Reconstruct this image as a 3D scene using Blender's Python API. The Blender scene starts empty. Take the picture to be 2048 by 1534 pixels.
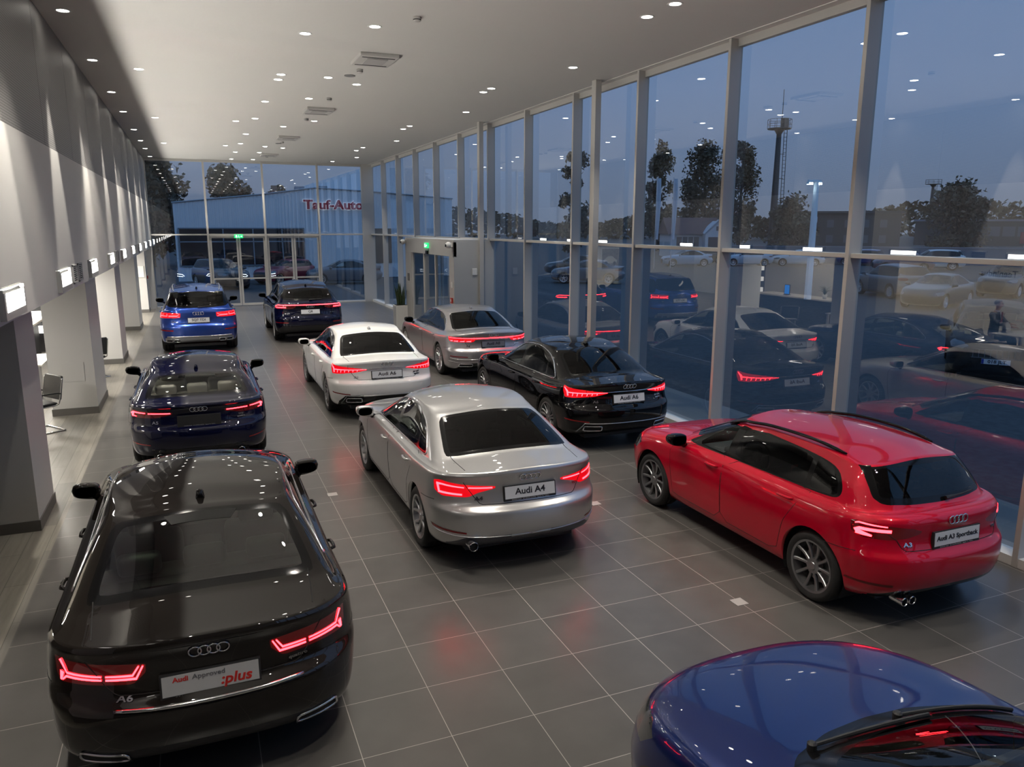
import bpy, bmesh, math, random
import numpy as np
from mathutils import Vector, Matrix, geometry
from mathutils.bvhtree import BVHTree

random.seed(7)
PI = math.pi
SC = bpy.context.scene
COL = SC.collection

# ------------------------------------------------------------------ camera
cam_data = bpy.data.cameras.new('camera')
cam = bpy.data.objects.new('camera', cam_data)
COL.objects.link(cam)
SC.camera = cam
cam_data.sensor_fit = 'HORIZONTAL'
cam_data.sensor_width = 36.0
cam_data.lens = 1530.7526 / 2048 * 36.0
cam_data.clip_end = 600
_yaw, _pitch, _roll = 0.3894, 0.2019, 0.0018
_f = Vector((math.sin(_yaw)*math.cos(_pitch), math.cos(_yaw)*math.cos(_pitch), -math.sin(_pitch)))
_r = Vector((math.cos(_yaw), -math.sin(_yaw), 0))
_u = _r.cross(_f)
_r2 = _r*math.cos(_roll) + _u*math.sin(_roll)
_u2 = -_r*math.sin(_roll) + _u*math.cos(_roll)
_m = Matrix((_r2, _u2, -_f)).transposed().to_4x4()
_m.translation = (0, 0, 3.342)
cam.matrix_world = _m

# ------------------------------------------------------------------ dusk sky
world = bpy.data.worlds.new('dusk_sky')
SC.world = world
world.use_nodes = True
_nt = world.node_tree
_bg = _nt.nodes['Background']
_tc = _nt.nodes.new('ShaderNodeTexCoord')
_sx = _nt.nodes.new('ShaderNodeSeparateXYZ')
_cr = _nt.nodes.new('ShaderNodeValToRGB')
_nt.links.new(_tc.outputs['Generated'], _sx.inputs[0])
_nt.links.new(_sx.outputs['Z'], _cr.inputs['Fac'])
_nt.links.new(_cr.outputs['Color'], _bg.inputs['Color'])
_e = _cr.color_ramp.elements
_e[0].position = 0.0;  _e[0].color = (0.074, 0.090, 0.128, 1)
_e[1].position = 0.85; _e[1].color = (0.074, 0.156, 0.300, 1)
_x = _e.new(0.16); _x.color = (0.080, 0.118, 0.200, 1)
_gl = _nt.nodes.new('ShaderNodeMath'); _gl.operation = 'MULTIPLY_ADD'        # paler evening sky behind the viewer
_nt.links.new(_sx.outputs['Y'], _gl.inputs[0]); _gl.inputs[1].default_value = -1.6; _gl.inputs[2].default_value = 2.7
_mxg = _nt.nodes.new('ShaderNodeMath'); _mxg.operation = 'MAXIMUM'; _nt.links.new(_gl.outputs[0], _mxg.inputs[0]); _mxg.inputs[1].default_value = 2.3
_nt.links.new(_mxg.outputs[0], _bg.inputs['Strength'])

SC.view_settings.view_transform = 'Standard'
SC.view_settings.look = 'None'
SC.view_settings.gamma = 1
SC.view_settings.exposure = 0.12
SC.view_settings.use_curve_mapping = False
SC.cycles.max_bounces = 10
SC.cycles.diffuse_bounces = 4
SC.cycles.glossy_bounces = 5
SC.cycles.transmission_bounces = 6
SC.cycles.transparent_max_bounces = 24
SC.cycles.sample_clamp_indirect = 4.0
SC.cycles.caustics_reflective = False
SC.cycles.caustics_refractive = False
SPOT_POWER = 250.0

# ------------------------------------------------------------------ materials
MATS = {}
def mat(name, color=(.5, .5, .5), rough=.5, metal=0., coat=0., emit=None, estr=0., spec=None, aniso=None):
    if name in MATS:
        return MATS[name]
    m = bpy.data.materials.new(name)
    m.use_nodes = True
    b = m.node_tree.nodes['Principled BSDF']
    b.inputs['Base Color'].default_value = (*color, 1)
    b.inputs['Roughness'].default_value = rough
    b.inputs['Metallic'].default_value = metal
    if coat:
        b.inputs['Coat Weight'].default_value = coat
        b.inputs['Coat Roughness'].default_value = .015
    if spec is not None:
        b.inputs['Specular IOR Level'].default_value = spec
    if emit is not None:
        b.inputs['Emission Color'].default_value = (*emit, 1)
        b.inputs['Emission Strength'].default_value = estr
    MATS[name] = m
    return m

def flake_paint(name, color, metal=.75, rough=.38):
    m = mat(name, color, rough, metal, 1.0)
    nt = m.node_tree
    b = nt.nodes['Principled BSDF']
    no = nt.nodes.new('ShaderNodeTexNoise'); no.inputs['Scale'].default_value = 900
    tc = nt.nodes.new('ShaderNodeTexCoord')
    mx = nt.nodes.new('ShaderNodeMix'); mx.data_type = 'RGBA'
    mx.inputs[6].default_value = (*[c*.82 for c in color], 1)
    mx.inputs[7].default_value = (*[min(1, c*1.18) for c in color], 1)
    nt.links.new(tc.outputs['Object'], no.inputs['Vector'])
    nt.links.new(no.outputs['Fac'], mx.inputs[0])
    nt.links.new(mx.outputs[2], b.inputs['Base Color'])
    return m

def glass(name, tint=(.8, .85, .85), ior=1.5, rough=0., tintmix=0.):
    """thin pane: Fresnel mix of a clear (tinted) pass and a mirror"""
    if name in MATS:
        return MATS[name]
    m = bpy.data.materials.new(name); m.use_nodes = True
    nt = m.node_tree; nt.nodes.clear()
    out = nt.nodes.new('ShaderNodeOutputMaterial')
    mix = nt.nodes.new('ShaderNodeMixShader')
    tr = nt.nodes.new('ShaderNodeBsdfTransparent'); tr.inputs[0].default_value = (*tint, 1)
    gl = nt.nodes.new('ShaderNodeBsdfGlossy'); gl.inputs['Roughness'].default_value = rough
    fr = nt.nodes.new('ShaderNodeFresnel')
    ge = nt.nodes.new('ShaderNodeNewGeometry'); mi = nt.nodes.new('ShaderNodeMix')   # the same pane from both faces
    mi.inputs[2].default_value = ior; mi.inputs[3].default_value = 1/ior
    nt.links.new(ge.outputs['Backfacing'], mi.inputs[0]); nt.links.new(mi.outputs[0], fr.inputs['IOR'])
    nt.links.new(fr.outputs[0], mix.inputs[0])
    nt.links.new(tr.outputs[0], mix.inputs[1])
    nt.links.new(gl.outputs[0], mix.inputs[2])
    nt.links.new(mix.outputs[0], out.inputs[0])
    MATS[name] = m
    return m

def bump_noise(m, scale=60, strength=.1, color_var=None, coord='Object', detail=4, stretch=None):
    nt = m.node_tree; b = nt.nodes['Principled BSDF']
    tc = nt.nodes.new('ShaderNodeTexCoord')
    src = tc.outputs[coord]
    if stretch:
        mp = nt.nodes.new('ShaderNodeMapping'); mp.inputs['Scale'].default_value = stretch
        nt.links.new(src, mp.inputs[0]); src = mp.outputs[0]
    no = nt.nodes.new('ShaderNodeTexNoise'); no.inputs['Scale'].default_value = scale; no.inputs['Detail'].default_value = detail
    nt.links.new(src, no.inputs['Vector'])
    if strength:
        bp = nt.nodes.new('ShaderNodeBump'); bp.inputs['Strength'].default_value = strength; bp.inputs['Distance'].default_value = .01
        nt.links.new(no.outputs['Fac'], bp.inputs['Height']); nt.links.new(bp.outputs[0], b.inputs['Normal'])
    if color_var:
        cr = nt.nodes.new('ShaderNodeValToRGB')
        cr.color_ramp.elements[0].position = .3; cr.color_ramp.elements[0].color = (*color_var[0], 1)
        cr.color_ramp.elements[1].position = .7; cr.color_ramp.elements[1].color = (*color_var[1], 1)
        nt.links.new(no.outputs['Fac'], cr.inputs[0]); nt.links.new(cr.outputs[0], b.inputs['Base Color'])
    return m

# ------------------------------------------------------------------ object helpers
def link(name, data, m=None, parent=None, smooth=False):
    o = bpy.data.objects.new(name, data)
    COL.objects.link(o)
    if m is not None:
        for q in (m if isinstance(m, (list, tuple)) else [m]):
            data.materials.append(q)
    if parent is not None:
        o.parent = parent
    if smooth and hasattr(data, 'polygons'):
        data.polygons.foreach_set('use_smooth', [True]*len(data.polygons))
    return o

def obj(name, bm, m=None, parent=None, smooth=False, recalc=True):
    if recalc:
        bmesh.ops.recalc_face_normals(bm, faces=bm.faces)
    me = bpy.data.meshes.new(name)
    bm.to_mesh(me); bm.free()
    return link(name, me, m, parent, smooth)

def tag(o, label=None, cat=None, group=None, kind=None):
    if label: o['label'] = label
    if cat: o['category'] = cat
    if group: o['group'] = group
    if kind: o['kind'] = kind
    return o

def thing(name, label, cat, loc=(0, 0, 0), rz=0, group=None):
    o = bpy.data.objects.new(name, None); COL.objects.link(o)
    o.empty_display_size = .1
    o.location = loc; o.rotation_euler = (0, 0, rz)
    return tag(o, label, cat, group)

def dup(root, loc, rz=None, label=None, group=None, scale=None):
    """copy of a thing with copies of its parts and sub-parts"""
    r = root.copy(); COL.objects.link(r); r.location = loc
    if rz is not None: r.rotation_euler = (0, 0, rz)
    if scale is not None: r.scale = scale
    if label: r['label'] = label
    if group: r['group'] = group
    for ch in list(root.children):
        c = ch.copy(); COL.objects.link(c); c.parent = r
        for g in list(ch.children):
            d = g.copy(); COL.objects.link(d); d.parent = c
    return r

def struct(name, bm, m, parent=None):
    o = obj(name, bm, m, parent)
    if parent is None: o['kind'] = 'structure'
    return o

def box(bm, x0, x1, y0, y1, z0, z1, bevel=0.):
    vs = [bm.verts.new((x, y, z)) for z in (z0, z1) for y in (y0, y1) for x in (x0, x1)]
    fs = [bm.faces.new([vs[i] for i in q]) for q in ((0,2,3,1),(4,5,7,6),(0,1,5,4),(2,6,7,3),(0,4,6,2),(1,3,7,5))]
    if bevel:
        es = list({e for f in fs for e in f.edges})
        bmesh.ops.bevel(bm, geom=es, offset=bevel, segments=2, affect='EDGES', profile=.6)
    return vs

def quad(bm, a, b, c, d):
    return bm.faces.new([bm.verts.new(p) for p in (a, b, c, d)])

def tube(bm, pts, r, sides=8, closed=False, caps=True, flat=None):
    """tube along a list of points; r may be a list"""
    pts = [Vector(p) for p in pts]
    n = len(pts)
    rs = r if isinstance(r, (list, tuple)) else [r]*n
    rings = []
    prev = None
    for i, p in enumerate(pts):
        a = pts[(i-1) % n] if (closed or i > 0) else p
        b = pts[(i+1) % n] if (closed or i < n-1) else p
        t = (b-a).normalized()
        if prev is None:
            ref = Vector((0, 0, 1)) if abs(t.z) < .9 else Vector((1, 0, 0))
            x = t.cross(ref).normalized()
        else:
            x = (prev - t*prev.dot(t)).normalized()
        prev = x
        y = t.cross(x)
        rings.append([bm.verts.new(p + (x*math.cos(k*2*PI/sides) + y*math.sin(k*2*PI/sides))*rs[i]) for k in range(sides)])
    m = n if closed else n-1
    for i in range(m):
        A, B = rings[i], rings[(i+1) % n]
        for k in range(sides):
            bm.faces.new((A[k], A[(k+1) % sides], B[(k+1) % sides], B[k]))
    if caps and not closed:
        bm.faces.new(rings[0][::-1]); bm.faces.new(rings[-1])

def lathe(bm, prof, center=(0, 0, 0), seg=32, axis='Z', caps=True):
    """prof: list of (radius, height)"""
    c = Vector(center)
    def P(r, h, a):
        if axis == 'Z': return c + Vector((r*math.cos(a), r*math.sin(a), h))
        if axis == 'X': return c + Vector((h, r*math.cos(a), r*math.sin(a)))
        return c + Vector((r*math.cos(a), h, r*math.sin(a)))
    rings = []
    for r, h in prof:
        if r < 1e-5: rings.append([bm.verts.new(P(0, h, 0))]*seg)
        else: rings.append([bm.verts.new(P(r, h, 2*PI*k/seg)) for k in range(seg)])
    for A, B in zip(rings, rings[1:]):
        for k in range(seg):
            q = [A[k], A[(k+1) % seg], B[(k+1) % seg], B[k]]
            q = list(dict.fromkeys(q))
            if len(q) > 2: bm.faces.new(q)
    if caps:
        for ring in (rings[0], rings[-1]):
            if len(set(ring)) > 2: bm.faces.new(ring)

def prism(bm, poly, h0, h1, axis='Z'):
    def P(a, b, h):
        return {'Z': (a, b, h), 'X': (h, a, b), 'Y': (a, h, b)}[axis]
    lo = [bm.verts.new(P(a, b, h0)) for a, b in poly]
    hi = [bm.verts.new(P(a, b, h1)) for a, b in poly]
    n = len(poly)
    bm.faces.new(lo[::-1]); bm.faces.new(hi)
    for i in range(n):
        bm.faces.new((lo[i], lo[(i+1) % n], hi[(i+1) % n], hi[i]))

def letters(name, text, size, m, parent=None, mw=None, depth=.004, align='CENTER', xscale=1., shear=0., space=1., bold=0.):
    cu = bpy.data.curves.new(name, 'FONT')
    cu.body = text; cu.size = size; cu.extrude = depth/2
    cu.align_x = align; cu.align_y = 'CENTER'; cu.shear = shear; cu.space_character = space
    cu.offset = bold; cu.resolution_u = 3
    o = bpy.data.objects.new('tmp_text', cu); COL.objects.link(o)
    dg = bpy.context.evaluated_depsgraph_get()
    me = bpy.data.meshes.new_from_object(o.evaluated_get(dg))
    bpy.data.objects.remove(o); bpy.data.curves.remove(cu)
    for v in me.vertices: v.co.x *= xscale
    if mw is not None: me.transform(mw)
    me.materials.clear()
    me.name = name
    return link(name, me, m, parent)
# ------------------------------------------------------------------ car builder
def pchip(xs, ys, x):
    xs = np.asarray(xs, float); ys = np.asarray(ys, float); x = np.asarray(x, float)
    h = np.diff(xs); d = np.diff(ys)/h
    m = np.zeros(len(xs))
    for i in range(1, len(xs)-1):
        if d[i-1]*d[i] > 0:
            w1 = 2*h[i]+h[i-1]; w2 = h[i]+2*h[i-1]
            m[i] = (w1+w2)/(w1/d[i-1]+w2/d[i])
    k = np.clip(np.searchsorted(xs, x)-1, 0, len(xs)-2)
    t = (x-xs[k])/h[k]
    return ((2*t**3-3*t**2+1)*ys[k] + (t**3-2*t**2+t)*h[k]*m[k] + (-2*t**3+3*t**2)*ys[k+1] + (t**3-t**2)*h[k]*m[k+1])

def resample(P, n):
    P = np.asarray(P, float)
    s = np.concatenate([[0], np.cumsum(np.linalg.norm(np.diff(P, axis=0), axis=1))])
    q = np.linspace(0, s[-1], n+1)
    return np.stack([np.interp(q, s, P[:, i]) for i in range(P.shape[1])], 1)

NF = NR = 9
NS = 26
NC = NF+NS+NR

def plan_half(hw, yr, yf, Lr, Lf, pr, pf):
    th = np.linspace(0, PI/2, 300)
    F = np.stack([hw*np.sin(th)**(2/pf), yf-Lf+Lf*np.cos(th)**(2/pf)], 1)
    B = np.stack([hw*np.cos(th)**(2/pr), yr+Lr-Lr*np.sin(th)**(2/pr)], 1)
    S = np.stack([np.full(2, hw), np.array([yf-Lf, yr+Lr])], 1)
    return np.concatenate([resample(F, NF), resample(S, NS)[1:], resample(B, NR)[1:]])

def z7(z):
    if not isinstance(z, (tuple, list)): return [z]*7
    if len(z) == 3:
        f, s, r = z
        return [f, .35*f+.65*s, s, s, s, .65*s+.35*r, r]
    return list(z)

class SideChart:
    def __init__(s, car, sg): s.c, s.sg = car, sg
    def uv(s, P): return P[:, 1:3]
    def to3(s, u, v):
        h = s.c.bvh.ray_cast(Vector((s.sg*3, u, v)), Vector((-s.sg, 0, 0)))
        return (h[0], h[1]) if h[0] else (Vector((s.sg*s.c.W/2, u, v)), Vector((s.sg, 0, 0)))
    def ok(s, C, N): return (N[:, 0]*s.sg > .22) & (C[:, 0]*s.sg > .25)
class RearChart:
    def __init__(s, car, sg=1, nmin=.12, nzmax=2.): s.c, s.nmin, s.nzmax = car, nmin, nzmax
    def uv(s, P): return P[:, [0, 2]]
    def to3(s, u, v):
        h = s.c.bvh.ray_cast(Vector((u, -6, v)), Vector((0, 1, 0)))
        return (h[0], h[1]) if h[0] else (Vector((u, s.c.R, v)), Vector((0, -1, 0)))
    def ok(s, C, N): return (N[:, 1] < -s.nmin) & (C[:, 1] < s.c.R+1.4) & (N[:, 2] < s.nzmax)
class FrontChart:
    def __init__(s, car, sg=1): s.c = car
    def uv(s, P): return P[:, [0, 2]]
    def to3(s, u, v):
        h = s.c.bvh.ray_cast(Vector((u, 6, v)), Vector((0, -1, 0)))
        return (h[0], h[1]) if h[0] else (Vector((u, s.c.F, v)), Vector((0, 1, 0)))
    def ok(s, C, N): return (N[:, 1] > .12) & (C[:, 1] > s.c.F-1.2)
class TopChart:
    def __init__(s, car, sg=1, ylo=-9, yhi=9, nz=.12): s.c, s.a, s.b, s.nz = car, ylo, yhi, nz
    def uv(s, P): return P[:, :2]
    def to3(s, u, v):
        h = s.c.bvh.ray_cast(Vector((u, v, 4)), Vector((0, 0, -1)))
        return (h[0], h[1]) if h[0] else (Vector((u, v, 1)), Vector((0, 0, 1)))
    def ok(s, C, N): return (N[:, 2] > s.nz) & (C[:, 1] > s.a) & (C[:, 1] < s.b)
class WrapChart:
    """u = arc length round the rear (or front) end from the centre line, v = height"""
    def __init__(s, car, sg, end='rear'):
        s.c, s.sg, s.end = car, sg, end
        r = car.rows[car.waist]
        P = plan_half(*r[1:8])
        if end == 'rear': P = P[::-1]
        P = resample(P[:NF+9], 120)
        s.P = P*np.array([sg, 1])
        d = np.gradient(s.P, axis=0); d /= np.linalg.norm(d, axis=1)[:, None]
        n = np.stack([d[:, 1], -d[:, 0]], 1)
        cen = np.array([0, (car.R if end == 'rear' else car.F)*.4])
        sgn = np.sign(((s.P-cen)*n).sum(1)); n *= sgn[:, None]
        s.n = n
        s.s = np.concatenate([[0], np.cumsum(np.linalg.norm(np.diff(s.P, axis=0), axis=1))])
    def uv(s, Q):
        d = ((Q[:, None, :2]-s.P[None])**2).sum(2)
        i = d.argmin(1)
        t = np.gradient(s.P, axis=0)[i]; L = np.linalg.norm(t, axis=1)
        off = ((Q[:, :2]-s.P[i])*t).sum(1)/np.maximum(L, 1e-6)
        return np.stack([s.s[i]+off, Q[:, 2]], 1)
    def to3(s, u, v):
        p = np.array([np.interp(u, s.s, s.P[:, i]) for i in (0, 1)]); n = np.array([np.interp(u, s.s, s.n[:, i]) for i in (0, 1)])
        n /= np.linalg.norm(n)
        h = s.c.bvh.ray_cast(Vector((p[0]+n[0]*.6, p[1]+n[1]*.6, v)), Vector((-n[0], -n[1], 0)))
        return (h[0], h[1]) if h[0] else (Vector((p[0], p[1], v)), Vector((n[0], n[1], 0)))
    def ok(s, C, N):
        e = (C[:, 1] < s.c.R+1.1) if s.end == 'rear' else (C[:, 1] > s.c.F-1.1)
        return e & (C[:, 0]*s.sg > -.05) & (N[:, 2] < .93)

def inpoly(poly, Q):
    x, y = Q[:, 0], Q[:, 1]
    r = np.zeros(len(Q), bool)
    n = len(poly)
    for i in range(n):
        x1, y1 = poly[i]; x2, y2 = poly[(i+1) % n]
        c = ((y1 > y) != (y2 > y))
        with np.errstate(divide='ignore', invalid='ignore'):
            r ^= c & (x < (x2-x1)*(y-y1)/((y2-y1) if y2 != y1 else 1e-12)+x1)
    return r

def chaikin(P, it=2, closed=True, k=.25):
    for _ in range(it):
        Q = []
        n = len(P)
        rng = range(n) if closed else range(n-1)
        if not closed: Q.append(P[0])
        for i in rng:
            a, b = P[i], P[(i+1) % n]
            Q.append(tuple(a[j]*(1-k)+b[j]*k for j in range(len(a))))
            Q.append(tuple(a[j]*k+b[j]*(1-k) for j in range(len(a))))
        if not closed: Q.append(P[-1])
        P = Q
    return P

def shrink(P, d):
    """offset a closed polygon inwards by d (either winding)"""
    P = [Vector((p[0], p[1])) for p in P]
    n = len(P)
    A = sum(P[i].x*P[(i+1) % n].y-P[(i+1) % n].x*P[i].y for i in range(n))
    sg = 1 if A > 0 else -1
    out = []
    for i in range(n):
        a, b, c = P[i-1], P[i], P[(i+1) % n]
        d1 = (b-a); d2 = (c-b)
        if d1.length < 1e-6 or d2.length < 1e-6: out.append(tuple(b)); continue
        d1.normalize(); d2.normalize()
        n1 = Vector((-d1.y, d1.x))*sg; n2 = Vector((-d2.y, d2.x))*sg
        m = n1+n2
        if m.length < .3: m = n1
        m.normalize()
        out.append(tuple(b+m*d/max(.5, m.dot(n1))))
    return out

def dens(P, step, closed=False):
    out = []
    n = len(P)
    for i in range(n if closed else n-1):
        a, b = np.array(P[i], float), np.array(P[(i+1) % n], float)
        k = max(1, int(np.linalg.norm(b-a)/step))
        out += [tuple(a+(b-a)*j/k) for j in range(k)]
    if not closed: out.append(tuple(P[-1]))
    return out

class CarBody:
    def __init__(self, spec, level=2):
        self.s = spec
        self.L, self.W, self.H = spec['L'], spec['W'], spec['H']
        self.R, self.F = -self.L/2, self.L/2
        self.rows = spec['rows']; self.waist = spec['waist']
        self.level = level
        self.build()

    def build(self):
        bm = bmesh.new()
        cl = bm.edges.layers.float.new('crease_edge')
        rings = []
        kx = [0, NF, NF+NS*.25, NF+NS*.5, NF+NS*.75, NF+NS, NC]
        ci = np.arange(NC+1)
        fl = self.s.get('flare', .0)
        for r in self.rows:
            P = plan_half(*r[1:8])
            z = pchip(kx, z7(r[0]), ci)
            x = P[:, 0].copy()
            if fl:
                for ya in (self.s['fa'], self.s['ra']):
                    x += fl*np.exp(-((P[:, 1]-ya)/.42)**2)*np.exp(-((z-.56)/.26)**2)*(np.abs(x) > .5)
            half = [bm.verts.new((x[i], P[i, 1], z[i])) for i in range(NC+1)]
            oth = [None]*(NC+1)
            for i in range(NC+1):
                oth[i] = half[i] if i in (0, NC) else bm.verts.new((-x[i], P[i, 1], z[i]))
            rings.append((half, oth))
        for a in range(len(rings)-1):
            for side in (0, 1):
                A, B = rings[a][side], rings[a+1][side]
                for i in range(NC):
                    q = (A[i], B[i], B[i+1], A[i+1])
                    bm.faces.new(q if side == 0 else q[::-1])
        for a, r in enumerate(self.rows):
            cr = r[8] if len(r) > 8 else 0
            if cr:
                for side in (0, 1):
                    for i in range(NC):
                        e = bm.edges.get((rings[a][side][i], rings[a][side][i+1]))
                        if e: e[cl] = cr
        # roof patch between the two sides of the last ring
        h, o = rings[-1]
        def ring(i): return h[i] if i >= 0 else o[-i]
        g = [[None]*(2*NF+1) for _ in range(NS+1)]
        for i in range(-NF, NF+1):
            g[0][i+NF] = ring(i)
            g[NS][i+NF] = h[NC-i] if i >= 0 else o[NC+i]
        for j in range(NS+1):
            g[j][2*NF] = h[NF+j]; g[j][0] = o[NF+j]
        for j in range(1, NS):
            v = j/NS
            for i in range(1, 2*NF):
                u = i/(2*NF)
                c00, c10, c01, c11 = g[0][0].co, g[0][2*NF].co, g[NS][0].co, g[NS][2*NF].co
                p = (1-v)*g[0][i].co+v*g[NS][i].co + (1-u)*g[j][0].co+u*g[j][2*NF].co \
                    - ((1-u)*(1-v)*c00+u*(1-v)*c10+(1-u)*v*c01+u*v*c11)
                g[j][i] = bm.verts.new(p)
        for j in range(NS):
            for i in range(2*NF):
                bm.faces.new((g[j][i], g[j+1][i], g[j+1][i+1], g[j][i+1]))
        bmesh.ops.recalc_face_normals(bm, faces=bm.faces)
        me = bpy.data.meshes.new('tmp_body'); bm.to_mesh(me); bm.free()
        o = bpy.data.objects.new('tmp_body', me); COL.objects.link(o)
        md = o.modifiers.new('s', 'SUBSURF'); md.levels = self.level; md.render_levels = self.level
        dg = bpy.context.evaluated_depsgraph_get()
        ev = o.evaluated_get(dg)
        me2 = bpy.data.meshes.new_from_object(ev)
        bpy.data.objects.remove(o); bpy.data.meshes.remove(me)
        bm = bmesh.new(); bm.from_mesh(me2); bpy.data.meshes.remove(me2)
        bm.normal_update()
        # outward test
        top = max(bm.faces, key=lambda f: f.calc_center_median().z)
        if top.normal.z < 0:
            bmesh.ops.reverse_faces(bm, faces=bm.faces); bm.normal_update()
        self.bm = bm
        self.nl = bm.verts.layers.float_vector.new('n0')
        for v in bm.verts: v[self.nl] = v.normal
        self.lab = bm.faces.layers.int.new('lab')
        self.bvh = BVHTree.FromBMesh(bm)

    def arrays(self):
        fs = list(self.bm.faces)
        C = np.array([f.calc_center_median().to_tuple() for f in fs])
        N = np.array([f.normal.to_tuple() for f in fs])
        return fs, C, N

    def cut(self, poly, chart, label, only=None):
        """cut a closed outline into the skin and label the faces inside it"""
        bm = self.bm
        fs, C, N = self.arrays()
        m = chart.ok(C, N)
        if only is not None:
            L = np.array([f[self.lab] for f in fs]); m &= np.isin(L, only)
        idx = np.nonzero(m)[0]
        if not len(idx): return
        uv = chart.uv(C[idx]); P = np.array(poly)
        mg = .14
        k = ((uv > P.min(0)-mg) & (uv < P.max(0)+mg)).all(1)
        live = {fs[i] for i in idx[k]}
        n = len(poly)
        T = [chart.to3(*p) for p in poly]
        for i in range(n):
            a, na = T[i]; b, nb = T[(i+1) % n]
            e = b-a; L = e.length
            if L < 1e-5: continue
            e = e/L
            pn = e.cross(na+nb)
            if pn.length < 1e-6: continue
            pn.normalize()
            sel = []
            Lm = L+.16
            for f in live:
                if not f.is_valid: continue
                w = f.verts[0].co-a; t = w.dot(e)
                if t < -.16 or t > Lm or abs(w.dot(pn)) > .16: continue
                lo = hi = 0.; tl = 1e9; th = -1e9; near = False
                for v in f.verts:
                    w = v.co-a; d = w.dot(pn); t = w.dot(e)
                    lo = min(lo, d); hi = max(hi, d); tl = min(tl, t); th = max(th, t)
                    if w.length < L+.25: near = True
                if near and lo < -1e-5 and hi > 1e-5 and th > -.004 and tl < L+.004: sel.append(f)
            if sel:
                geo = list({v for f in sel for v in f.verts})+list({x for f in sel for x in f.edges})+sel
                r = bmesh.ops.bisect_plane(bm, geom=geo, dist=1e-5, plane_co=a, plane_no=pn)
                live |= {g for g in r['geom'] if isinstance(g, bmesh.types.BMFace)}
                live = {f for f in live if f.is_valid}
        lv = [f for f in live if f.is_valid]
        C = np.array([f.calc_center_median().to_tuple() for f in lv]); N = np.array([f.normal.to_tuple() for f in lv])
        ok = chart.ok(C, N) & inpoly(poly, chart.uv(C))
        for f, q in zip(lv, ok):
            if q and (only is None or f[self.lab] in only): f[self.lab] = label

    def arch(self, ya, sg, rr, zc):
        """open a wheel arch and give it a lip"""
        ch = SideChart(self, sg)
        ch.ok = lambda C, N: (C[:, 0]*sg > .5*self.W/2) & (C[:, 2] < zc+rr+.2)
        a = [math.radians(-28+i*236/26) for i in range(27)]
        poly = [(ya+rr*math.cos(t), zc+rr*math.sin(t)) for t in a]
        poly = [(ya+rr*.9, -.1)]+poly+[(ya-rr*.9, -.1)]
        old = ch.to3
        def to3(u, v):
            p, n = old(u, v); return p, Vector((sg, 0, 0))
        ch.to3 = to3
        self.cut(poly, ch, 99)
        bmesh.ops.delete(self.bm, geom=[f for f in self.bm.faces if f[self.lab] == 99], context='FACES')
        es = [e for e in self.bm.edges if e.is_boundary and all(abs(math.hypot(v.co.y-ya, v.co.z-zc)-rr) < .012 and v.co.x*sg > .3 and v.co.z > .12 for v in e.verts)]
        if es:
            r = bmesh.ops.extrude_edge_only(self.bm, edges=es)
            for v in r['geom']:
                if isinstance(v, bmesh.types.BMVert): v.co.x -= sg*.045
                if isinstance(v, bmesh.types.BMVert): v[self.nl] = Vector((0, v.co.y-ya, v.co.z-zc)).normalized()*-1

    def part(self, labels, name, m, parent, side=0):
        bm = self.bm
        fs = [f for f in bm.faces if f[self.lab] in labels and (not side or f.calc_center_median().x*side > 0)]
        if not fs: return None
        ids = {}
        co = []; no = []; polys = []
        for f in fs:
            q = []
            for v in f.verts:
                k = ids.get(v)
                if k is None:
                    k = ids[v] = len(co); co.append(v.co[:]); no.append(v[self.nl][:])
                q.append(k)
            polys.append(q)
        me = bpy.data.meshes.new(name)
        me.from_pydata(co, [], polys)
        me.polygons.foreach_set('use_smooth', [True]*len(me.polygons))
        me.normals_split_custom_set_from_vertices([Vector(n).normalized() if Vector(n).length > 0 else (0, 0, 1) for n in no])
        return link(name, me, m, parent)

    def decal(self, poly, chart, off=.004, step=.04, bm=None):
        """a raised skin of the given outline on the body"""
        own = bm is None
        if own: bm = bmesh.new()
        B = dens(poly, step, True)
        P = np.array(poly); lo, hi = P.min(0), P.max(0)
        gx = np.arange(lo[0]+step/2, hi[0], step); gy = np.arange(lo[1]+step/2, hi[1], step)
        G = np.array([(x, y) for x in gx for y in gy]) if len(gx) and len(gy) else np.zeros((0, 2))
        if len(G):
            G = G[inpoly(shrink(poly, step*.35), G)]
        V = [Vector(p) for p in B]+[Vector(p) for p in G]
        n = len(B)
        r = geometry.delaunay_2d_cdt(V, [], [list(range(n))], 1, 1e-6)
        co = [self_to3(chart, p, off) for p in r[0]]
        vs = [bm.verts.new(c) for c in co]
        for f in r[2]:
            try: bm.faces.new([vs[i] for i in f])
            except ValueError: pass
        return bm

    def path(self, pts, chart, r=.003, off=0., step=.05, bm=None, sides=6, closed=False):
        if bm is None: bm = bmesh.new()
        Q = dens(pts, step, closed)
        tube(bm, [self_to3(chart, q, off) for q in Q], r, sides, closed)
        return bm

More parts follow.
